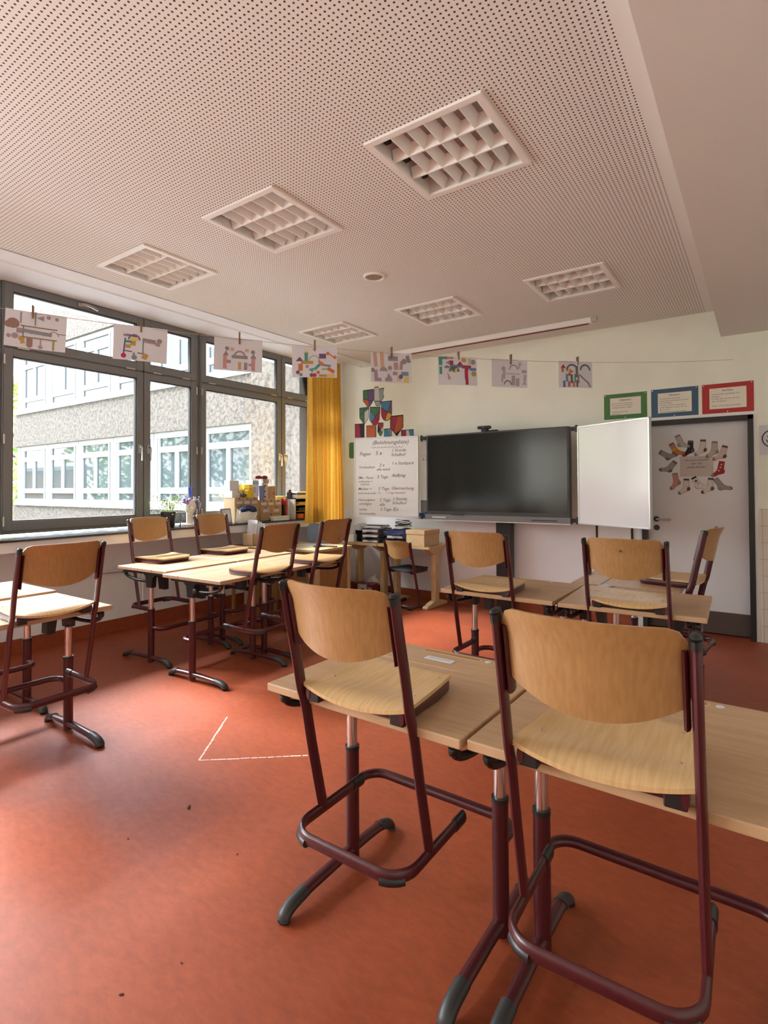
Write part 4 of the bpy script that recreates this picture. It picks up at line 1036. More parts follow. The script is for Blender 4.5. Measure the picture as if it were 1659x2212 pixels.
DRAW = [
 ('drawing of a long rounded machine in brown and grey, leftmost on the string', [('c', .12, .38, .09, br), ('c', .05, .42, .06, br), ('c', .17, .40, .05, br), ('r', .55, .42, .55, .03, 0, br), ('r', .55, .72, .55, .03, 0, br), ('r', .29, .56, .02, .3, 0, br), ('a', .80, .60, .09, .075, br), ('r', .23, .56, .09, .12, 0, lv), ('r', .52, .56, .44, .09, -3, (.24, .25, .28)), ('c', .33, .55, .03, gy), ('c', .42, .56, .035, gy), ('c', .52, .56, .03, gy), ('c', .62, .57, .035, gy), ('c', .71, .57, .03, gy), ('r', .24, .2, .02, .28, 0, gy), ('r', .48, .18, .02, .34, 0, gy), ('t', .56, .15, .09, .16, 90, gy), ('c', .70, .10, .035, lv), ('c', .84, .12, .03, lv), ('r', .93, .53, .14, .02, 0, br), ('r', .40, .85, .09, .2, 0, br), ('c', .40, .94, .04, br), ('r', .58, .85, .02, .2, 0, lv), ('c', .58, .95, .035, lv), ('r', .80, .86, .03, .26, 0, (.35, .28, .12)), ('c', .16, .72, .05, lv), ('c', .06, .74, .035, lv), ('t', .28, .84, .08, .12, 20, ol), ('c', .27, .78, .045, ol)]),
 ('drawing with a square cart, red ball wheel and yellow boxes, second on the string', [('r', .22, .30, .08, .06, 0, gy), ('r', .33, .30, .18, .05, -6, (.16, .10, .20)), ('a', .38, .42, .12, .09, (.15, .10, .19)), ('r', .20, .62, .025, .42, -4, (.10, .08, .24)), ('r', .40, .78, .34, .03, -6, (.12, .10, .14)), ('r', .55, .60, .02, .40, 0, (.15, .22, .25)), ('c', .19, .90, .045, (.45, .02, .07)), ('c', .39, .93, .045, tl), ('r', .38, .85, .03, .1, 0, tl), ('r', .59, .88, .09, .15, -20, ol), ('r', .36, .52, .09, .12, 0, ol), ('r', .27, .62, .08, .09, 0, ol), ('r', .27, .48, .11, .06, 0, te), ('r', .38, .40, .14, .07, 0, ye), ('r', .66, .40, .22, .09, -4, gy), ('r', .68, .45, .20, .05, -6, lv), ('c', .86, .38, .045, gy), ('r', .83, .48, .08, .10, 0, lv)]),
 ('drawing of a castle with two pink towers, third on the string', [('r', .22, .74, .07, .40, 0, pk2), ('r', .82, .78, .07, .36, 0, pk2), ('t', .24, .48, .10, .14, 0, gy), ('t', .82, .52, .12, .14, 0, gy), ('c', .26, .34, .04, gy), ('c', .81, .40, .04, gy), ('r', .37, .36, .07, .09, 0, (.55, .40, .28)), ('r', .68, .36, .07, .09, 0, (.55, .40, .28)), ('a', .53, .56, .13, .09, lv), ('r', .53, .58, .30, .09, 0, gy), ('r', .30, .74, .08, .09, 0, lv), ('r', .53, .85, .06, .2, 0, (.50, .33, .12)), ('r', .66, .85, .06, .2, 0, (.25, .22, .32)), ('r', .76, .80, .07, .07, 0, lv)]),
 ('colourful drawing of green, orange and purple shapes in front of the curtain', [('r', .31, .36, .07, .24, 0, te), ('t', .31, .18, .11, .11, 0, ye), ('c', .49, .10, .035, ye), ('r', .68, .33, .14, .14, 0, vi), ('t', .16, .43, .16, .13, 0, vi), ('r', .33, .54, .25, .09, 0, ol), ('r', .18, .70, .09, .20, 0, og2), ('c', .12, .86, .04, vi), ('c', .19, .94, .035, tl), ('a', .49, .48, .12, .105, gy), ('r', .56, .68, .16, .08, 45, te), ('t', .44, .80, .13, .12, 190, te), ('r', .33, .67, .06, .09, 0, lv), ('c', .66, .58, .04, og2), ('r', .64, .56, .13, .06, -50, og2), ('r', .78, .63, .16, .06, -5, tl), ('r', .72, .75, .11, .06, 5, (.35, .45, .25)), ('r', .87, .78, .16, .10, -30, og2), ('c', .80, .24, .035, og2), ('c', .96, .36, .035, og2), ('r', .88, .30, .14, .03, -38, og2), ('c', .43, .95, .04, vi), ('c', .50, .95, .04, rr_), ('c', .58, .86, .035, og2), ('r', .69, .96, .16, .07, 0, ol), ('r', .87, .95, .16, .08, 0, ye)]),
 ('pale drawing with pink and lilac blocks, right of the curtain', [('r', .10, .26, .08, .44, 6, (.52, .33, .28)), ('r', .27, .26, .08, .48, 4, (.58, .36, .22)), ('r', .54, .20, .22, .14, 0, gy), ('r', .12, .80, .08, .34, 4, lv), ('r', .17, .93, .16, .10, 0, lv), ('r', .04, .62, .07, .12, 0, gy), ('a', .31, .64, .10, .0, lv), ('c', .47, .52, .05, lv), ('t', .44, .78, .12, .16, 10, lv), ('r', .44, .92, .16, .1, 0, lv), ('r', .62, .45, .10, .22, 5, (.45, .26, .24)), ('r', .75, .42, .07, .26, -5, lv), ('r', .70, .86, .09, .16, 0, (.60, .45, .25)), ('r', .84, .70, .16, .12, 0, tl), ('c', .74, .80, .05, vi), ('r', .88, .90, .1, .18, 0, ye), ('r', .92, .2, .08, .22, 20, gy), ('c', .82, .28, .06, gy), ('r', .60, .70, .10, .1, 0, lv)]),
 ('drawing with teal corner, red stem and blue bars, left of the faint sketch', [('r', .06, .16, .08, .28, 0, te), ('r', .14, .05, .18, .09, 0, te), ('r', .06, .50, .06, .24, 0, te), ('r', .30, .05, .16, .06, 0, (.45, .22, .12)), ('r', .33, .22, .10, .14, 0, rr_), ('t', .24, .22, .1, .14, 90, gy), ('t', .56, .24, .16, .14, 0, rr_), ('r', .46, .34, .30, .09, 0, (.10, .22, .40)), ('c', .40, .46, .08, (.50, .50, .20)), ('a', .40, .54, .14, .0, (.10, .12, .12)), ('r', .73, .36, .22, .10, 0, (.32, .04, .10)), ('c', .73, .44, .05, rr_), ('r', .72, .64, .08, .28, 0, rr_), ('r', .73, .88, .07, .22, 0, rr_), ('r', .90, .44, .16, .09, 0, (.10, .20, .45)), ('c', .91, .18, .06, lv), ('r', .82, .16, .07, .20, 0, (.45, .50, .28)), ('c', .92, .60, .06, ol), ('a', .22, .42, .07, .0, (.2, .2, .3)), ('t', .25, .68, .07, .26, 15, (.45, .25, .20)), ('r', .66, .12, .1, .12, 0, (.5, .28, .05))]),
 ('faint grey sketch of an arch and towers, second from the right on the string', [('a', .62, .36, .13, .10, gy), ('r', .35, .52, .06, .34, 0, (.42, .38, .40)), ('c', .33, .34, .055, (.40, .36, .38)), ('r', .60, .52, .36, .03, 0, (.42, .38, .40)), ('r', .62, .76, .09, .32, 0, (.38, .33, .36)), ('r', .74, .82, .09, .26, 0, (.40, .35, .38)), ('a', .46, .92, .12, .08, gy), ('t', .80, .12, .12, .14, 0, (.45, .40, .42)), ('r', .78, .24, .05, .14, 0, (.45, .4, .42)), ('r', .92, .42, .12, .10, 0, (.40, .35, .38)), ('r', .94, .66, .06, .22, -8, (.42, .38, .42)), ('r', .30, .70, .05, .26, 0, (.45, .4, .42)), ('t', .93, .84, .12, .12, 0, (.42, .38, .4))]),
 ('drawing of dark bridge arches with red roof and striped pillars, rightmost on the string', [('t', .12, .20, .14, .14, 0, rr_), ('r', .10, .34, .06, .16, 0, og2), ('a', .38, .36, .18, .13, (.13, .13, .15)), ('a', .78, .34, .17, .12, (.13, .13, .15)), ('r', .52, .40, .07, .40, 0, (.15, .14, .16)), ('t', .26, .40, .14, .16, 90, ye), ('t', .36, .40, .14, .16, -90, og2), ('t', .30, .50, .14, .1, 0, rr_), ('r', .22, .64, .06, .26, 0, (.12, .25, .45)), ('r', .36, .68, .06, .3, 0, (.12, .12, .13)), ('r', .46, .66, .04, .3, 0, te), ('r', .14, .88, .06, .22, 0, (.10, .18, .40)), ('r', .28, .88, .06, .2, 0, (.45, .12, .10)), ('r', .42, .88, .06, .2, 0, (.5, .2, .15)), ('r', .52, .86, .05, .24, 0, (.25, .08, .05)), ('r', .56, .70, .05, .26, 0, (.2, .2, .22)), ('r', .74, .68, .36, .06, -38, gy), ('r', .88, .86, .18, .06, -55, gy)]),
]
WIDE = [.297] * 8
TW = [0, 2, -1, -6, -4, -8, -4, -10]
for i, (lab, items) in enumerate(DRAW):
    t = TS[i]; p = P0 + US * t; z = string_z(t)
    r = empty('drawing', (p.x, p.y, z), ANG + R([8, 2, -2, -14, -4, -8, -4, -6][i]), 'child\'s ' + lab, 'drawing', 'children\'s drawings on the string')
    w, h = .297, .21; slope = .033 * (t - 2)
    m = MB(); n = 8; tz = .006
    vs = []; fs = []
    bend = lambda x, zz: -.010 * math.sin(PI * (x / w + .5)) * (.4 + zz / h * -.8) * (1 if i % 2 else -1)
    # lightly bowed sheet
    for j in range(5):
        for k in range(n + 1):
            x = -w / 2 + w * k / n; vs.append((x, .0, -h * j / 4))
    o = len(vs); vs += [(a, b + .0006, c_) for a, b, c_ in vs]
    for j in range(4):
        for k in range(n):
            a = j * (n + 1) + k; fs.append((a, a + n + 1, a + n + 2, a + 1)); fs.append((o + a, o + a + 1, o + a + n + 2, o + a + n + 1))
    m.add(vs, fs, M['paper']); shapes(m, w * .98, h * .98, items)
    ob = m.build('paper', r); ob.location = (0, 0, tz); ob.rotation_euler = (R([-1, 1, -1, 2, 1, -2, 1, 1][i]), R(-1.5 * (t - 2) * -.0 + [-4, -3, -2, 0, 0, 1, .5, 1.5][i] * -.6), 0)
    for me_o in (ob,):
        for v in me_o.data.vertices: v.co.y += bend(v.co.x, v.co.z)
    g = empty('clothespin', (p.x, p.y, z), ANG, 'wooden clothespin holding the %s drawing on the string' % ['machine', 'red wheeled cart', 'pink tower castle', 'curtain side colourful', 'pale pink and lilac', 'teal cornered', 'faint grey', 'dark bridge'][i], 'clothespin', 'clothespins on the string')
    off = [-.02, .0, .005, 0, .0, .01, .01, .02][i]
    for s in (-1, 1):
        m = MB(); m.at((off, s * .0052, .002), rx=R(s * -5)).bx(-.0045, .0045, -.0035, .0035, -.032, .042, M['peg']); m.at(); m.build('prong', g)
    m = MB(); m.tube([(off - .006, -.008, .004), (off + .006, -.008, .004), (off + .006, .008, .004), (off - .006, .008, .004)], .001, M['steel'], n=5, closed=True); m.build('spring', g)
# ------------------------------------------------------------------ curtain
def curtain():
    r = empty('curtain', (-4.62, 5.33, 0), R(90), 'long yellow curtain gathered at the right end of the windows', 'curtain')
    m = MB(); n = 150; rows = 24; z0, z1 = .955, 3.045; vs = []; fs = []
    rnd = random.Random(3); ph = [rnd.random() * 6 for _ in range(6)]
    for j in range(rows + 1):
        t = j / rows; z = z0 + (z1 - z0) * t
        for i in range(n + 1):
            u = i / n; spread = 1 + .09 * (1 - t)
            x = (u - .5) * .62 * spread + .012 * math.sin(3 * u * PI + t * 2)
            a = 2 * PI * 8.5 * (u + .018 * math.sin(5 * u + 1.3 * t))
            y = .036 * math.sin(a + ph[0]) + .014 * math.sin(2.3 * a + ph[1] + t * 1.2) + .008 * math.sin(.5 * a + ph[2])
            vs.append((x, y * (.75 + .35 * (1 - t)), z))
    for j in range(rows):
        for i in range(n):
            a = j * (n + 1) + i; fs.append((a, a + 1, a + n + 2, a + n + 1))
    m.add(vs, fs, M['curtain'], True); m.build('cloth', r, sharp=80)
    m = MB()
    for k in range(9): m.tube([(-.29 + .0725 * k, 0, 3.03), (-.29 + .0725 * k, 0, 3.06)], .006, M['white'], n=6)
    m.build('glider', r)
curtain()

# ------------------------------------------------------------------ things on the sill
SZ = 1.004
r = empty('potted_plant', (-5.02, 3.34, SZ), 0, 'trailing pale green plant in a black pot on the sill', 'plant')
m = MB(); m.lathe([(.058, 0), (.068, .02), (.078, .155), (.070, .155), (.066, .13)], (0, 0, 0), M['black'], n=24, cap=False); m.lathe([(.068, .135), (.068, .14)], (0, 0, 0), M['bark'], n=20); m.lathe([(.058, 0), (.058, .002)], (0, 0, 0), M['black']); m.build('pot', r)
m = MB(); rnd = random.Random(5)
for k in range(46):
    a = rnd.random() * 2 * PI; l = .06 + rnd.random() * .10; up = .05 + rnd.random() * .10; p = []
    for q in range(6):
        t = q / 5; p.append((math.cos(a) * (.03 + l * t), math.sin(a) * (.03 + l * t), .14 + up * math.sin(PI * t * .75) * 1.3 - .10 * t * t * rnd.random()))
    m.tube(p, .0014, M['leaf_lt'], n=4)
    for q in range(1, 6):
        c_ = Vector(p[q]); s = .010 + .010 * rnd.random(); d = Vector((rnd.gauss(0, 1), rnd.gauss(0, 1), rnd.gauss(0, .6))).normalized(); e = d.orthogonal().normalized()
        m.add([tuple(c_ - e * s * .3), tuple(c_ + d * s), tuple(c_ + e * s * .5), tuple(c_ - d * s * .5)], [(0, 1, 2, 3)], M['leaf_lt'] if rnd.random() < .75 else M['paper'])
m.build('foliage', r)
m = MB(); m.lathe([(.045, 0), (.05, .01), (.05, .12), (.044, .125)], (0, 0, 0), M['clear'], n=20); tag(place(m.build('glass_jar'), (-5.08, 3.475, SZ)), 'clear glass jar between the potted plant and the mannequin head', 'jar')

r = empty('mannequin_head', (-4.99, 3.58, SZ), R(76), 'white foam mannequin head crowned with purple flowers and a blue feather', 'mannequin head')
# local: face looks to -y
m = MB(); n, k = 48, 36; vs = []; fs = []
for j in range(k + 1):
    b_ = PI * j / k - PI / 2
    for i in range(n):
        a = 2 * PI * i / n; x, y, z = math.cos(b_) * math.cos(a), math.cos(b_) * math.sin(a), math.sin(b_)
        front = max(0, -y)
        X = x * .058 * (1 - .34 * max(0, -z) ** 1.1); Y = y * .070 * (1 - .12 * max(0, -z)); Z = z * .092
        if front > .1:
            nose = math.exp(-(x / .17) ** 2) * math.exp(-((z + .16) / .20) ** 2); Y -= .030 * nose
            Y += .017 * (math.exp(-((abs(x) - .40) / .17) ** 2) * math.exp(-((z - .06) / .10) ** 2)) + .006 * math.exp(-(x / .34) ** 2) * math.exp(-((z + .58) / .035) ** 2)
            Y -= .007 * math.exp(-(x / .3) ** 2) * math.exp(-((z + .46) / .10) ** 2)
            Y -= .010 * math.exp(-(x / .35) ** 2) * math.exp(-((z + .80) / .16) ** 2)
            Y -= .005 * math.exp(-((abs(x) - .35) / .25) ** 2) * math.exp(-((z - .30) / .08) ** 2)
        vs.append((X, Y, .195 + Z))
for j in range(k):
    for i in range(n): fs.append((j * n + i, j * n + (i + 1) % n, (j + 1) * n + (i + 1) % n, (j + 1) * n + i))
m.add(vs, fs, M['plaster_head'], True)
m.lathe([(.078, 0), (.078, .016), (.038, .022), (.033, .06), (.036, .15)], (0, .01, 0), M['plaster_head'], n=24)
m.build('head', r)
m = MB(); rnd = random.Random(2)
for q in range(26): m.ball((-.045 + rnd.uniform(-.035, .045), -.02 + rnd.uniform(-.04, .04), .268 + rnd.uniform(-.035, .02)), .013, M['purple'], 8, 5)
m.build('flower_cluster', r); m = MB()
for q in range(9): m.ball((.06 + rnd.uniform(-.02, .03), -.01 + rnd.uniform(-.03, .03), .285 + rnd.uniform(-.03, .03)), .008, pal((.62, .55, .66)), 8, 5)
m.build('flower_cluster', r)
m = MB()
for q in range(12):
    dx, dy = rnd.uniform(-.018, .018), rnd.uniform(-.012, .012); m.tube([(.0, 0, .29), (dx * .6, dy, .34), (dx, dy * 1.4, .38 + rnd.random() * .03)], .0035, M['feather'], n=5)
m.build('feather', r)
for q in range(5): m = MB(); m.tube([(.05 * (1 if q % 2 else -1), 0, .28), (.085 * (1 if q % 2 else -1) + .01 * q * (1 if q % 2 else -1), -.01, .30 - .02 * q), (.08 * (1 if q % 2 else -1), -.04, .22 - .03 * q)], .0018, M['paper'], n=5); m.build('ribbon', r)

m = MB(); m.at((0, 0, 0), rx=R(-14)).bx(-.065, .065, 0, .008, 0, .17, M['mid_grey']); m.bx(-.05, .05, -.002, 0, .015, .155, M['lt_grey']); m.at()
tag(place(m.build('picture_frame'), (-4.93, 4.02, SZ), R(80)), 'small grey picture frame leaning on the sill left of the drawer boxes', 'picture frame')

def drawer_box(loc, w, d, h, rows, label):
    r = empty('drawer_box', loc, R(90), label, 'drawer box', 'cardboard drawer boxes on the sill')
    m = MB(); m.bx(-w / 2, w / 2, .012, d, 0, h, M['kraft_lt']); m.build('case', r, bevel=.002)
    z = h
    for (nn, hh) in rows:
        z -= hh
        for k in range(nn):
            x0 = -w / 2 + .008 + (w - .016) * k / nn; x1 = x0 + (w - .016) / nn - .005
            m = MB(); m.bx(x0, x1, .0, .012, z + .003, z + hh - .004, M['kraft']); xc = (x0 + x1) / 2
            m.flat([(xc - .016, z + hh - .004), (xc + .016, z + hh - .004), (xc + .006, z + hh - .020), (xc - .006, z + hh - .020)], -.0006, M['kraft_dk']); o = m.build('drawer', r)
            m = MB(); ww = min(.04, (x1 - x0) * .36); m.bx(xc - ww, xc + ww, -.001, 0, z + hh * .26, z + hh * .26 + .03, M['paper']); m.bx(xc - ww * .7, xc + ww * .7, -.0014, -.001, z + hh * .26 + .012, z + hh * .26 + .018, M['lt_grey']); m.build('name_label', o)
    return r
drawer_box((-4.90, 4.285, SZ), .35, .20, .285, [(3, .10), (2, .10), (1, .082)], 'larger cardboard drawer box on the sill, left of the two')
drawer_box((-4.90, 4.66, SZ), .37, .20, .250, [(3, .084), (2, .084), (1, .08)], 'smaller cardboard drawer box on the sill, right of the two')
def bxo(name, loc, d, mt, label, cat, rz=0, bev=.002, extra=None, group=None):
    m = MB(); m.box((0, 0, d[2] / 2), d, mt)
    if extra: extra(m)
    return tag(place(m.build(name, bevel=bev), loc, rz), label, cat, group)
ZA, ZB_ = SZ + .285, SZ + .250
bxo('yellow_box', (-5.00, 4.385, ZA), (.09, .095, .085), M['yellow'], 'yellow box standing on the larger drawer box', 'box')
bxo('yellow_tin', (-5.00, 4.39, ZA + .086), (.07, .075, .065), M['yellow'], 'smaller yellow box stacked on the yellow box', 'box', .3, .004, lambda m: m.box((.0, 0, .012), (.072, .077, .006), M['ink']))
bxo('pale_yellow_card', (-5.07, 4.30, ZA), (.02, .16, .15), M['yellow_lt'], 'pale yellow card standing on the larger drawer box by the window', 'card')
bxo('paper_box', (-5.02, 4.17, ZA), (.14, .13, .075), M['cloth_white'], 'white paper box at the left end on the larger drawer box', 'box')
bxo('wire_basket', (-5.05, 4.18, ZA + .076), (.10, .13, .12), mat('translucent_white_plastic', (.62, .64, .66), .4), 'whitish plastic basket on the white paper box by the window', 'basket')
m = MB(); rnd = random.Random(9)
for k in range(16): m.tube([(0, 0, .01), (rnd.uniform(-.07, .07), rnd.uniform(-.09, .09), .05 + rnd.random() * .07)], .0022, M['bark'] if k % 2 else M['lt_grey'], n=4)
m.ball((0, 0, .022), .028, M['bark'], 8, 6, (1.3, 1.6, .8)); tag(place(m.build('dry_twigs'), (-4.93, 4.25, ZA)), 'bundle of dry grey twigs lying on the larger drawer box', 'twigs')
bxo('white_carton', (-5.03, 4.475, ZB_ + .036), (.12, .10, .20), M['white'], 'tall white and blue carton standing between the two drawer boxes', 'carton', 0, .002, lambda m: (m.bx(.0601, .061, -.048, .048, .15, .19, pal((.35, .50, .70))), m.bx(.0601, .061, -.045, .0, .05, .12, pal((.5, .5, .52)))))
m = MB(); m.lathe([(.026, 0), (.030, .03), (.034, .17), (.030, .17)], (0, 0, 0), pal((.16, .22, .42)), n=16); tag(place(m.build('blue_bottle'), (-4.93, 4.535, ZB_)), 'blue grey bottle on the drawer boxes beside the white carton', 'bottle')
r = empty('deco_chest', (-4.96, 4.615, ZB_), R(90), 'small white and pink ornament chest on the smaller drawer box', 'chest')
m = MB(); m.bx(-.048, .048, .008, .10, 0, .20, pal((.66, .52, .48))); m.build('case', r, bevel=.002)
for k in range(3):
    m = MB(); m.bx(-.046, .046, 0, .008, .006 + .065 * k, .066 + .065 * k, pal((.70, .60, .54))); m.prism(circ(0, .036 + .065 * k, .012, 8), -.004, 0, pal((.25, .08, .08))); m.prism([(-.035, .05 + .065 * k), (-.015, .03 + .065 * k), (0, .05 + .065 * k)], -.001, 0, pal((.25, .12, .10))); m.build('drawer', r)
bxo('paper_basket', (-4.98, 4.615, ZB_ + .201), (.07, .10, .05), pal((.62, .60, .56)), 'small patterned basket on the ornament chest under the red bow', 'basket', 0, .002, lambda m: [m.box((.036, y, .025), (.002, .006, .05), M['ink']) for y in (-.03, -.01, .01, .03)])
m = MB(); 
for s in (-1, 1): m.ball((0, s * .045, .02), .032, M['dkred'], 12, 8, (.6, 1.35, .75)); m.ball((0, s * .08, .018), .018, M['dkred'], 10, 6, (.6, 1.2, 1.1))
m.ball((0, 0, .02), .018, M['dkred'], 10, 6); tag(place(m.build('ribbon_bow'), (-4.99, 4.585, ZB_ + .252)), 'dark red ribbon bow on top of the ornament pile', 'bow')
bxo('wooden_box', (-4.97, 4.715, ZB_), (.09, .085, .165), M['kraft'], 'upright brown box with a red mark beside the ornament chest', 'box', 0, .003, lambda m: m.box((.046, .005, .08), (.002, .02, .03), M['red']))
bxo('yellow_packet', (-5.02, 4.90, SZ + .19), (.10, .19, .10), M['yellow_lt'], 'pale yellow and white packet on the books right of the drawer boxes', 'packet', 0, .004, lambda m: m.box((.0, .0, .012), (.104, .194, .05), M['paper']))
bxo('book', (-4.98, 4.905, SZ), (.18, .028, .26), M['red'], 'red ring binder standing between drawer box and tray tower', 'binder')
bxo('book', (-4.98, 4.872, SZ), (.18, .026, .185), M['black'], 'black folder standing next to the red binder', 'folder')
bxo('paper_stack', (-4.99, 4.955, SZ), (.19, .045, .23), M['lt_grey'], 'upright grey and white papers right of the red binder', 'papers', 0, .002, lambda m: m.prism([(-.02, 0), (.02, .02), (.01, .2), (-.02, .22)], -.03, -.02, M['paper']))
r = empty('tray_tower', (-4.83, 5.14, SZ), R(90), 'black letter tray tower on the sill beside the curtain', 'letter tray')
m = MB()
for (a, b_, c_, d_, e_, f_) in ((-.13, -.122, 0, .24, 0, .262), (.122, .13, 0, .24, 0, .262), (-.13, .13, .235, .24, 0, .262), (-.13, .13, 0, .24, 0, .008)): m.bx(a, b_, c_, d_, e_, f_, M['black'])
m.bx(-.155, -.132, .0, .2, 0, .25, M['lt_grey']); m.build('case', r)
for z, mm in ((.088, M['mid_grey']), (.172, M['lt_grey']), (.255, M['lt_grey'])):
    m = MB(); m.bx(-.12, .12, -.004, .235, z, z + .010, mm); m.build('shelf', r)
bxo('papers', (-4.90, 5.14, SZ + .182), (.18, .19, .03), M['kraft'], 'brown papers in the top slot of the tray tower', 'papers')
bxo('orange_box', (-4.88, 5.08, SZ + .009), (.16, .09, .055), pal((.55, .13, .03)), 'orange box in the bottom slot of the tray tower', 'box')
bxo('black_box', (-4.88, 5.19, SZ + .009), (.15, .09, .055), M['blackmat'], 'black box in the bottom slot of the tray tower beside the orange one', 'box')
bxo('folder', (-4.89, 5.14, SZ + .099), (.17, .20, .04), M['blackmat'], 'black folder in the middle slot of the tray tower', 'folder')
bxo('paper_pile', (-4.92, 5.13, SZ + .266), (.18, .22, .035), M['paper'], 'white paper pile on top of the tray tower', 'papers', .05, .002, lambda m: (m.box((.02, -.01, .05), (.15, .20, .02), M['black']), m.box((0, .02, .07), (.14, .18, .02), M['cloth_white'])))
bxo('tape_dispenser', (-4.93, 5.0, SZ + .266), (.06, .05, .075), M['black'], 'black dispenser on the left end of the tray tower', 'dispenser', .3, .006, lambda m: m.ball((0, 0, .085), .025, M['dkred'], 8, 6))
bxo('letter_rack', (-4.83, 4.735, SZ), (.05, .26, .052), M['white'], 'long low white box at the sill edge before the drawer boxes', 'box', 0, .003, lambda m: [m.box((.0255, -.11 + .022 * i, .03), (.001, .010, .02), M['lt_grey']) for i in range(11)])
# tote bag with navy cloth, hanging over the sill edge
r = empty('tote_bag', (-4.82, 4.20, SZ), R(76), 'white cloth bag stuffed with navy fabric leaning at the sill edge', 'bag')
m = MB()
def blob(m, prof, mt, sx, sy, n=20, seed=1):
    rnd = random.Random(seed); vs = []; fs = []
    wob = [rnd.uniform(.88, 1.1) for _ in range(n)]
    for rr, z in prof:
        for i in range(n):
            a = 2 * PI * i / n; vs.append((rr * sx * math.cos(a) * wob[i], rr * sy * math.sin(a) * wob[(i + 3) % n], z + .008 * math.sin(3 * a + z * 40)))
    for j in range(len(prof) - 1):
        for i in range(n): fs.append((j * n + i, j * n + (i + 1) % n, (j + 1) * n + (i + 1) % n, (j + 1) * n + i))
    fs.append(list(range(n - 1, -1, -1))); m.add(vs, fs, mt, True)
blob(m, [(.75, 0), (.98, .01), (1, .05), (.90, .10), (.86, .15), (.80, .148), (.84, .10)], M['cloth_white'], .125, .06); m.build('bag_body', r, sharp=60)
m = MB()
for s in (-1, 1): m.tube(lerp_path([(s * .09, -.02, .135), (s * .10, -.055, .10), (s * .06, -.065, .05), (s * .02, -.06, .02)], 4), .006, M['cloth_white'], n=6)
m.build('bag_handle', r)
m = MB(); rnd = random.Random(11)
m.at((.01, -.006, .118)); blob(m, [(.55, 0), (1.0, .012), (1.06, .028), (.92, .050), (.62, .066), (.25, .072), (.02, .070)], M['navy'], .105, .062, 24, 5); m.at()
m.tube(lerp_path([(-.07, -.055, .15), (-.02, -.07, .165), (.03, -.065, .15), (.08, -.05, .16)], 4), .011, M['navy'], n=8)
m.build('navy_fabric', r)
r = empty('cardboard_box', (-4.62, 4.13, .77), 0, 'small open cardboard box with white papers on the brown side table', 'box')
m = MB(); w = .085
for a in ((-w, w, -w, -w + .004), (-w, w, w - .004, w), (-w, -w + .004, -w, w), (w - .004, w, -w, w)): m.bx(*a, 0, .13, M['kraft_lt'])
m.bx(-w, w, -w, w, 0, .004, M['kraft_lt']); m.build('case', r)
m = MB()
for q in range(4): m.at((-.03 + .02 * q, -.02 + .02 * q, .01), rx=R(-8 + 5 * q), rz=.25 * q).bx(-.075, .075, -.001, .001, 0, .265 - .012 * q, M['paper']); m.at()
m.build('paper_sheets', r)

# ------------------------------------------------------------------ things on and under the back tables
TT = .72
bxo('small_box', (-4.27, 5.43, TT), (.11, .09, .085), M['white'], 'small white box with yellow corner at the left end of the back tables', 'box', R(10), .002, lambda m: m.ball((-.02, .0, .088), .02, M['yellow'], 8, 5, (1.2, .8, .5)))
r = empty('paper_basket', (-4.18, 5.53, TT), R(-12), 'leaning clear basket full of white crumpled papers on the back table', 'basket')
m = MB(); m.bx(-.08, .08, -.07, .07, 0, .004, M['clear'])
for a in ((-.08, .08, -.07, -.068), (-.08, .08, .068, .07), (-.08, -.078, -.07, .07), (.078, .08, -.07, .07)): m.bx(*a, 0, .14, M['clear'])
m.build('case', r)
m = MB(); rnd = random.Random(4)
for q in range(11): m.at((rnd.uniform(-.045, .045), rnd.uniform(-.04, .04), .01), rz=rnd.random() * 3, rx=R(rnd.uniform(-12, 12)), ry=R(rnd.uniform(-14, 14))).bx(-.035, .035, -.002, .002, 0, .17 + rnd.random() * .06, M['paper']); m.at()
m.build('paper_roll', r)
def trays(loc, label, seed, n=3):
    r = empty('letter_trays', loc, R(4), label, 'letter tray', 'stacked letter trays on the back tables'); rnd = random.Random(seed)
    for k in range(n):
        m = MB(); z = .062 * k; m.bx(-.12, .12, -.16, .16, z + .004, z + .009, M['dark_grey']); m.bx(-.12, -.116, -.16, .16, z + .004, z + .045, M['dark_grey']); m.bx(.116, .12, -.16, .16, z + .004, z + .045, M['dark_grey']); m.bx(-.12, .12, .156, .16, z + .004, z + .045, M['dark_grey'])
        t = m.build('tray', r)
        m = MB(); m.bx(-.11, .105, -.168, .15, z + .010, z + .022 + .012 * rnd.random(), M['paper']); m.build('paper_stack', t)
        m = MB(); m.bx(-.10, -.04, -.172, -.160, z + .008, z + .032, M['white']); m.bx(.04, .10, -.172, -.160, z + .008, z + .032, M['white']); m.build('clip', t)
    return r
trays((-3.965, 5.56, TT), 'stack of dark letter trays with white papers, left of the navy cloth', 1)
trays((-3.625, 5.60, TT), 'low letter trays with white clips under the navy cloth', 2, 2)
m = MB(); m.box((0, 0, .012), (.22, .24, .024), M['paper']); m.box((.01, -.01, .032), (.20, .2, .016), M['clear']); tag(place(m.build('paper_pile'), (-3.965, 5.57, TT + .178), .1), 'loose white sheets on top of the left letter trays', 'papers')
m = MB(); rnd = random.Random(8)
for q in range(6): m.ball((rnd.uniform(-.07, .07), rnd.uniform(-.05, .05), .06 + rnd.random() * .06), .065, M['blackmat'], 10, 7, (1.2, .9, .9))
tag(place(m.build('black_bag'), (-4.20, 5.77, TT)), 'black bag behind the papers on the back table', 'bag')
m = MB(); n = 18; vs = []; fs = []; rnd = random.Random(6)
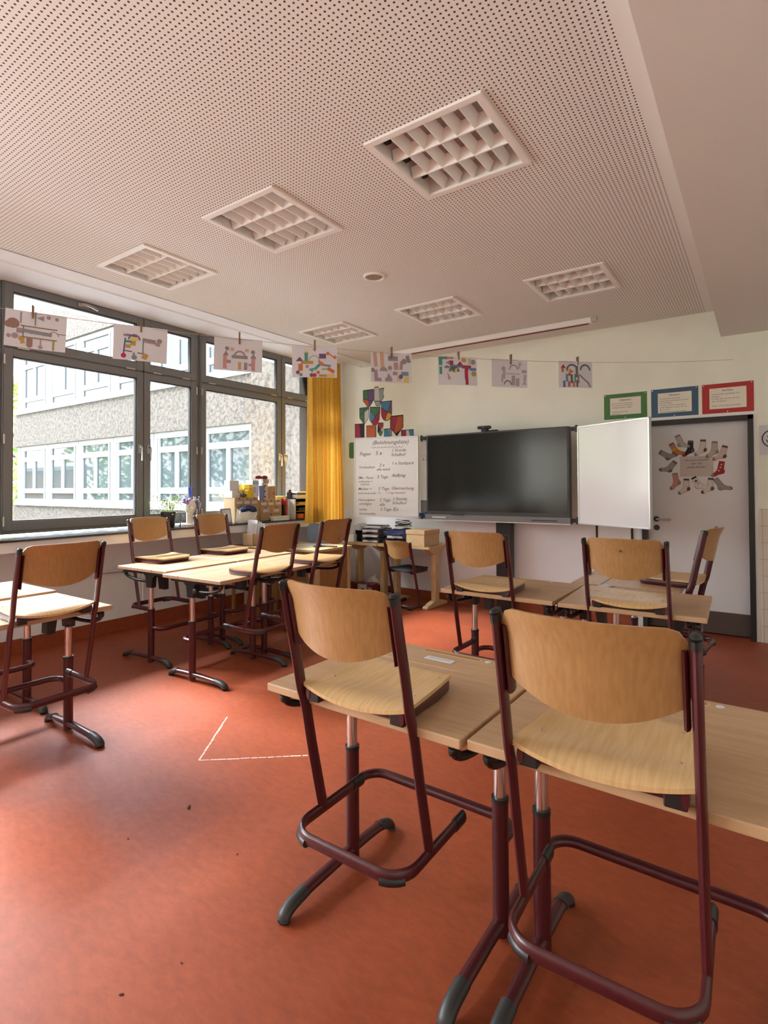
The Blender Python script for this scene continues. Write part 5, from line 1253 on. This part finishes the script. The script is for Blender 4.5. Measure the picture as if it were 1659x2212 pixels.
for j in range(13):
    for i in range(n + 1):
        u, v = i / n * 2 - 1, j / 12 * 2 - 1; vs.append((u * .20, v * .185, .028 + .03 * (1 - u * u) * (1 - v * v) + .008 * math.sin(6 * u + 3 * v) + .008 * math.sin(9 * v - 4 * u) - .20 * max(0, abs(u) - .68) - .22 * max(0, -v - .88)))
for j in range(12):
    for i in range(n): a = j * (n + 1) + i; fs.append((a, a + 1, a + n + 2, a + n + 1))
vs2 = [(a, b_, c_ - .012) for a, b_, c_ in vs]; o = len(vs)
fs2 = fs + [tuple(o + q for q in f[::-1]) for f in fs]; m.add(vs + vs2, fs2, M['navy'], True)
tag(place(m.build('navy_cloth'), (-3.60, 5.60, TT + .112), -.1), 'navy cloth spread over the letter trays on the back table', 'cloth')
r = empty('cable_coil', (-3.60, 5.60, TT + .185), 0, 'coil of dark and white cable on the navy cloth', 'cable')
for q in range(7):
    m = MB(); ro = .075 + .012 * math.sin(q * 2.1); tilt = .25 * math.sin(q * 1.7)
    m.tube([(ro * 1.2 * math.cos(a), ro * math.sin(a), .012 + .012 * q + tilt * ro * math.cos(a + q)) for a in [2 * PI * i / 20 for i in range(20)]], .006, M['dark_grey'] if q % 3 else M['white'], n=6, closed=True); m.build('loop', r)
r = empty('wooden_chest', (-3.265, 5.50, TT), R(-3), 'pale wooden box with lid at the right end of the back tables', 'box')
m = MB(); m.bx(-.125, .125, -.16, .16, 0, .135, M['wood_lt']); m.build('case', r, bevel=.003)
m = MB(); m.bx(-.13, .13, -.165, .165, .136, .185, M['wood_lt']); m.build('lid', r, bevel=.003)
r = empty('gift_bag', (-4.10, 5.50, 0), R(6), 'red and white patterned carton under the back table', 'carton')
m = MB(); m.bx(-.14, .14, -.08, .08, 0, .20, M['dkred']); bb = m.build('case', r, bevel=.003)
m = MB(); m.bx(-.07, .06, -.0815, -.08, .01, .195, pal((.60, .55, .53)))
m.flat([(.0 + .04 * math.cos(a), .09 + .06 * math.sin(a)) for a in [2 * PI * i / 16 for i in range(16)]], -.0825, M['dkred']); m.flat([(.0 + .028 * math.cos(a), .09 + .045 * math.sin(a)) for a in [2 * PI * i / 16 for i in range(16)]], -.083, pal((.62, .40, .34)))
for i in range(6): m.flat([(.075 + .02 * (i % 3), .03 + .09 * (i // 3)), (.087 + .02 * (i % 3), .03 + .09 * (i // 3)), (.087 + .02 * (i % 3), .075 + .09 * (i // 3)), (.075 + .02 * (i % 3), .07 + .09 * (i // 3))], -.081, pal((.60, .55, .53)))
for i in range(8): m.flat(circ(-.055 + .012 * (i % 2), .03 + .02 * i, .005, 6), -.083, M['dkred'])
m.build('print', bb)
m = MB(); m.tube([(.0 + .05 * math.cos(a), -.06, .20 + .05 * math.sin(a)) for a in [PI * i / 10 for i in range(11)]], .004, pal((.55, .25, .25)), n=6); m.build('handle', bb)
m = MB(); rnd = random.Random(21)
for q in range(6): m.ball((rnd.uniform(-.05, .05), rnd.uniform(-.03, .03), .04 + rnd.random() * .10), .05, M['cloth_white'], 9, 6, (1, .8, 1.1))
m.tube([(0, 0, .12), (.01, 0, .2)], .018, M['cloth_white'], n=8); tag(place(m.build('plastic_bag'), (-4.10, 5.68, .09)), 'crumpled white plastic bag behind the red carton under the table', 'bag')

# ------------------------------------------------------------------ floor marks
r = empty('chalk_mark', (-2.396, 1.774, .0), 0, 'white chalk corner line drawn on the red floor', 'chalk mark')
rnd = random.Random(12)
for (dx, dy) in ((-.3135, .436), (.427, .354)):
    m = MB(); l = math.hypot(dx, dy); ux, uy = dx / l, dy / l; t = 0
    while t < l:
        s = .03 + rnd.random() * .05; e = min(l, t + s); w = .0034 + rnd.random() * .0022; o = rnd.uniform(-.0015, .0015)
        m.slab([(ux * t - uy * (w + o), uy * t + ux * (w + o)), (ux * t + uy * (w - o), uy * t - ux * (w - o)), (ux * e + uy * (w - o), uy * e - ux * (w - o)), (ux * e - uy * (w + o), uy * e + ux * (w + o))], .0003, .0011, M['chalk']); t = e + .003 + rnd.random() * .005
    m.build('line', r)
for (x, y, s, lab) in ((-2.082, 1.489, .013, 'dark crumb of dirt alone on the floor, left of the middle chair'), (-2.10, 1.22, .006, 'tiny dark speck on the pale floor sheen'), (-1.426, .995, .005, 'tiny dark speck near the lower edge of the floor, right of the other low one'), (-1.475, .839, .006, 'tiny slanted speck at the lowest edge of the floor'), (-1.666, 1.405, .005, 'tiny speck left of the front desk foot')):
    m = MB(); m.ball((0, 0, s * .35), s, M['bark'], 8, 5, (1.2, .5, .4)); tag(place(m.build('dirt_crumb'), (x, y, 0), rnd.random() * 3), lab, 'crumb', 'crumbs on the floor')

# ------------------------------------------------------------------ world, light, camera
w = bpy.data.worlds.new('World'); sc.world = w; w.use_nodes = True; nt = w.node_tree; nt.nodes.clear()
out = nt.nodes.new('ShaderNodeOutputWorld'); bg = nt.nodes.new('ShaderNodeBackground'); tc = nt.nodes.new('ShaderNodeTexCoord'); sp = nt.nodes.new('ShaderNodeSeparateXYZ'); rp = nt.nodes.new('ShaderNodeValToRGB')
nt.links.new(tc.outputs['Generated'], sp.inputs[0]); nt.links.new(sp.outputs['Z'], rp.inputs['Fac'])
e = rp.color_ramp.elements; e[0].position = 0.0; e[0].color = (1.0, .99, .97, 1); e[1].position = .7; e[1].color = (.62, .78, 1.0, 1)
nt.links.new(rp.outputs['Color'], bg.inputs['Color']); bg.inputs['Strength'].default_value = SKY; nt.links.new(bg.outputs[0], out.inputs[0])
sl = bpy.data.lights.new('hazy_sun', 'SUN'); sl.energy = SUN; sl.angle = R(40); sl.color = (.97, .99, 1.0)
so_ = bpy.data.objects.new('hazy_sun', sl); COL.objects.link(so_)
dv = Vector((1.0, .16, -1.22)); so_.rotation_euler = dv.to_track_quat('-Z', 'Y').to_euler(); so_.location = (-12, -2, 9)
for (a, b_) in WIN[2:]:
    pl = bpy.data.lights.new('window_portal', 'AREA'); pl.shape = 'RECTANGLE'; pl.size = 2.1; pl.size_y = b_ - a; pl.cycles.is_portal = True
    po = bpy.data.objects.new('window_portal', pl); COL.objects.link(po); po.location = (XW - .1, (a + b_) / 2, 2.08); po.rotation_euler = (0, R(-90), 0)

# fill lamps added at two unseen left windows, standing in for their daylight
for (a, b_) in WIN[:2]:
    dl = bpy.data.lights.new('window_daylight', 'AREA'); dl.shape = 'RECTANGLE'; dl.size = 1.6; dl.size_y = b_ - a - .1; dl.energy = FILL * (1.25 if a < -3 else .75); dl.color = (.96, .99, 1.0); dl.spread = R(110)
    do = bpy.data.objects.new('window_daylight', dl); COL.objects.link(do); do.location = (XW + .03, (a + b_) / 2, 1.88); do.rotation_euler = (0, R(-90), 0)

cam = bpy.data.cameras.new('camera'); co = bpy.data.objects.new('camera', cam); COL.objects.link(co)
cam.sensor_width = 36; cam.lens = 1176.56 * 36 / 2212; cam.shift_y = -(1106 - 1032.52) / 2212; cam.clip_start = .05; cam.clip_end = 300
yaw, pitch, roll = .606359, .0168695, -.0051722
f = Vector((-math.sin(yaw) * math.cos(pitch), math.cos(yaw) * math.cos(pitch), math.sin(pitch))); rt = Vector((math.cos(yaw), math.sin(yaw), 0)); u = rt.cross(f)
r2 = rt * math.cos(roll) + u * math.sin(roll); u2 = -rt * math.sin(roll) + u * math.cos(roll)
co.matrix_world = Matrix(((r2.x, u2.x, -f.x, 0), (r2.y, u2.y, -f.y, 0), (r2.z, u2.z, -f.z, 1.40), (0, 0, 0, 1)))
sc.camera = co
sc.view_settings.view_transform = 'Standard'; sc.view_settings.look = 'None'; sc.view_settings.gamma = 1; sc.view_settings.use_curve_mapping = False; sc.view_settings.exposure = EXPOSURE
sc.cycles.use_denoising = True; sc.cycles.max_bounces = 10; sc.cycles.diffuse_bounces = 6; sc.cycles.transparent_max_bounces = 12; sc.cycles.sample_clamp_indirect = 8
bpy.context.view_layer.update()
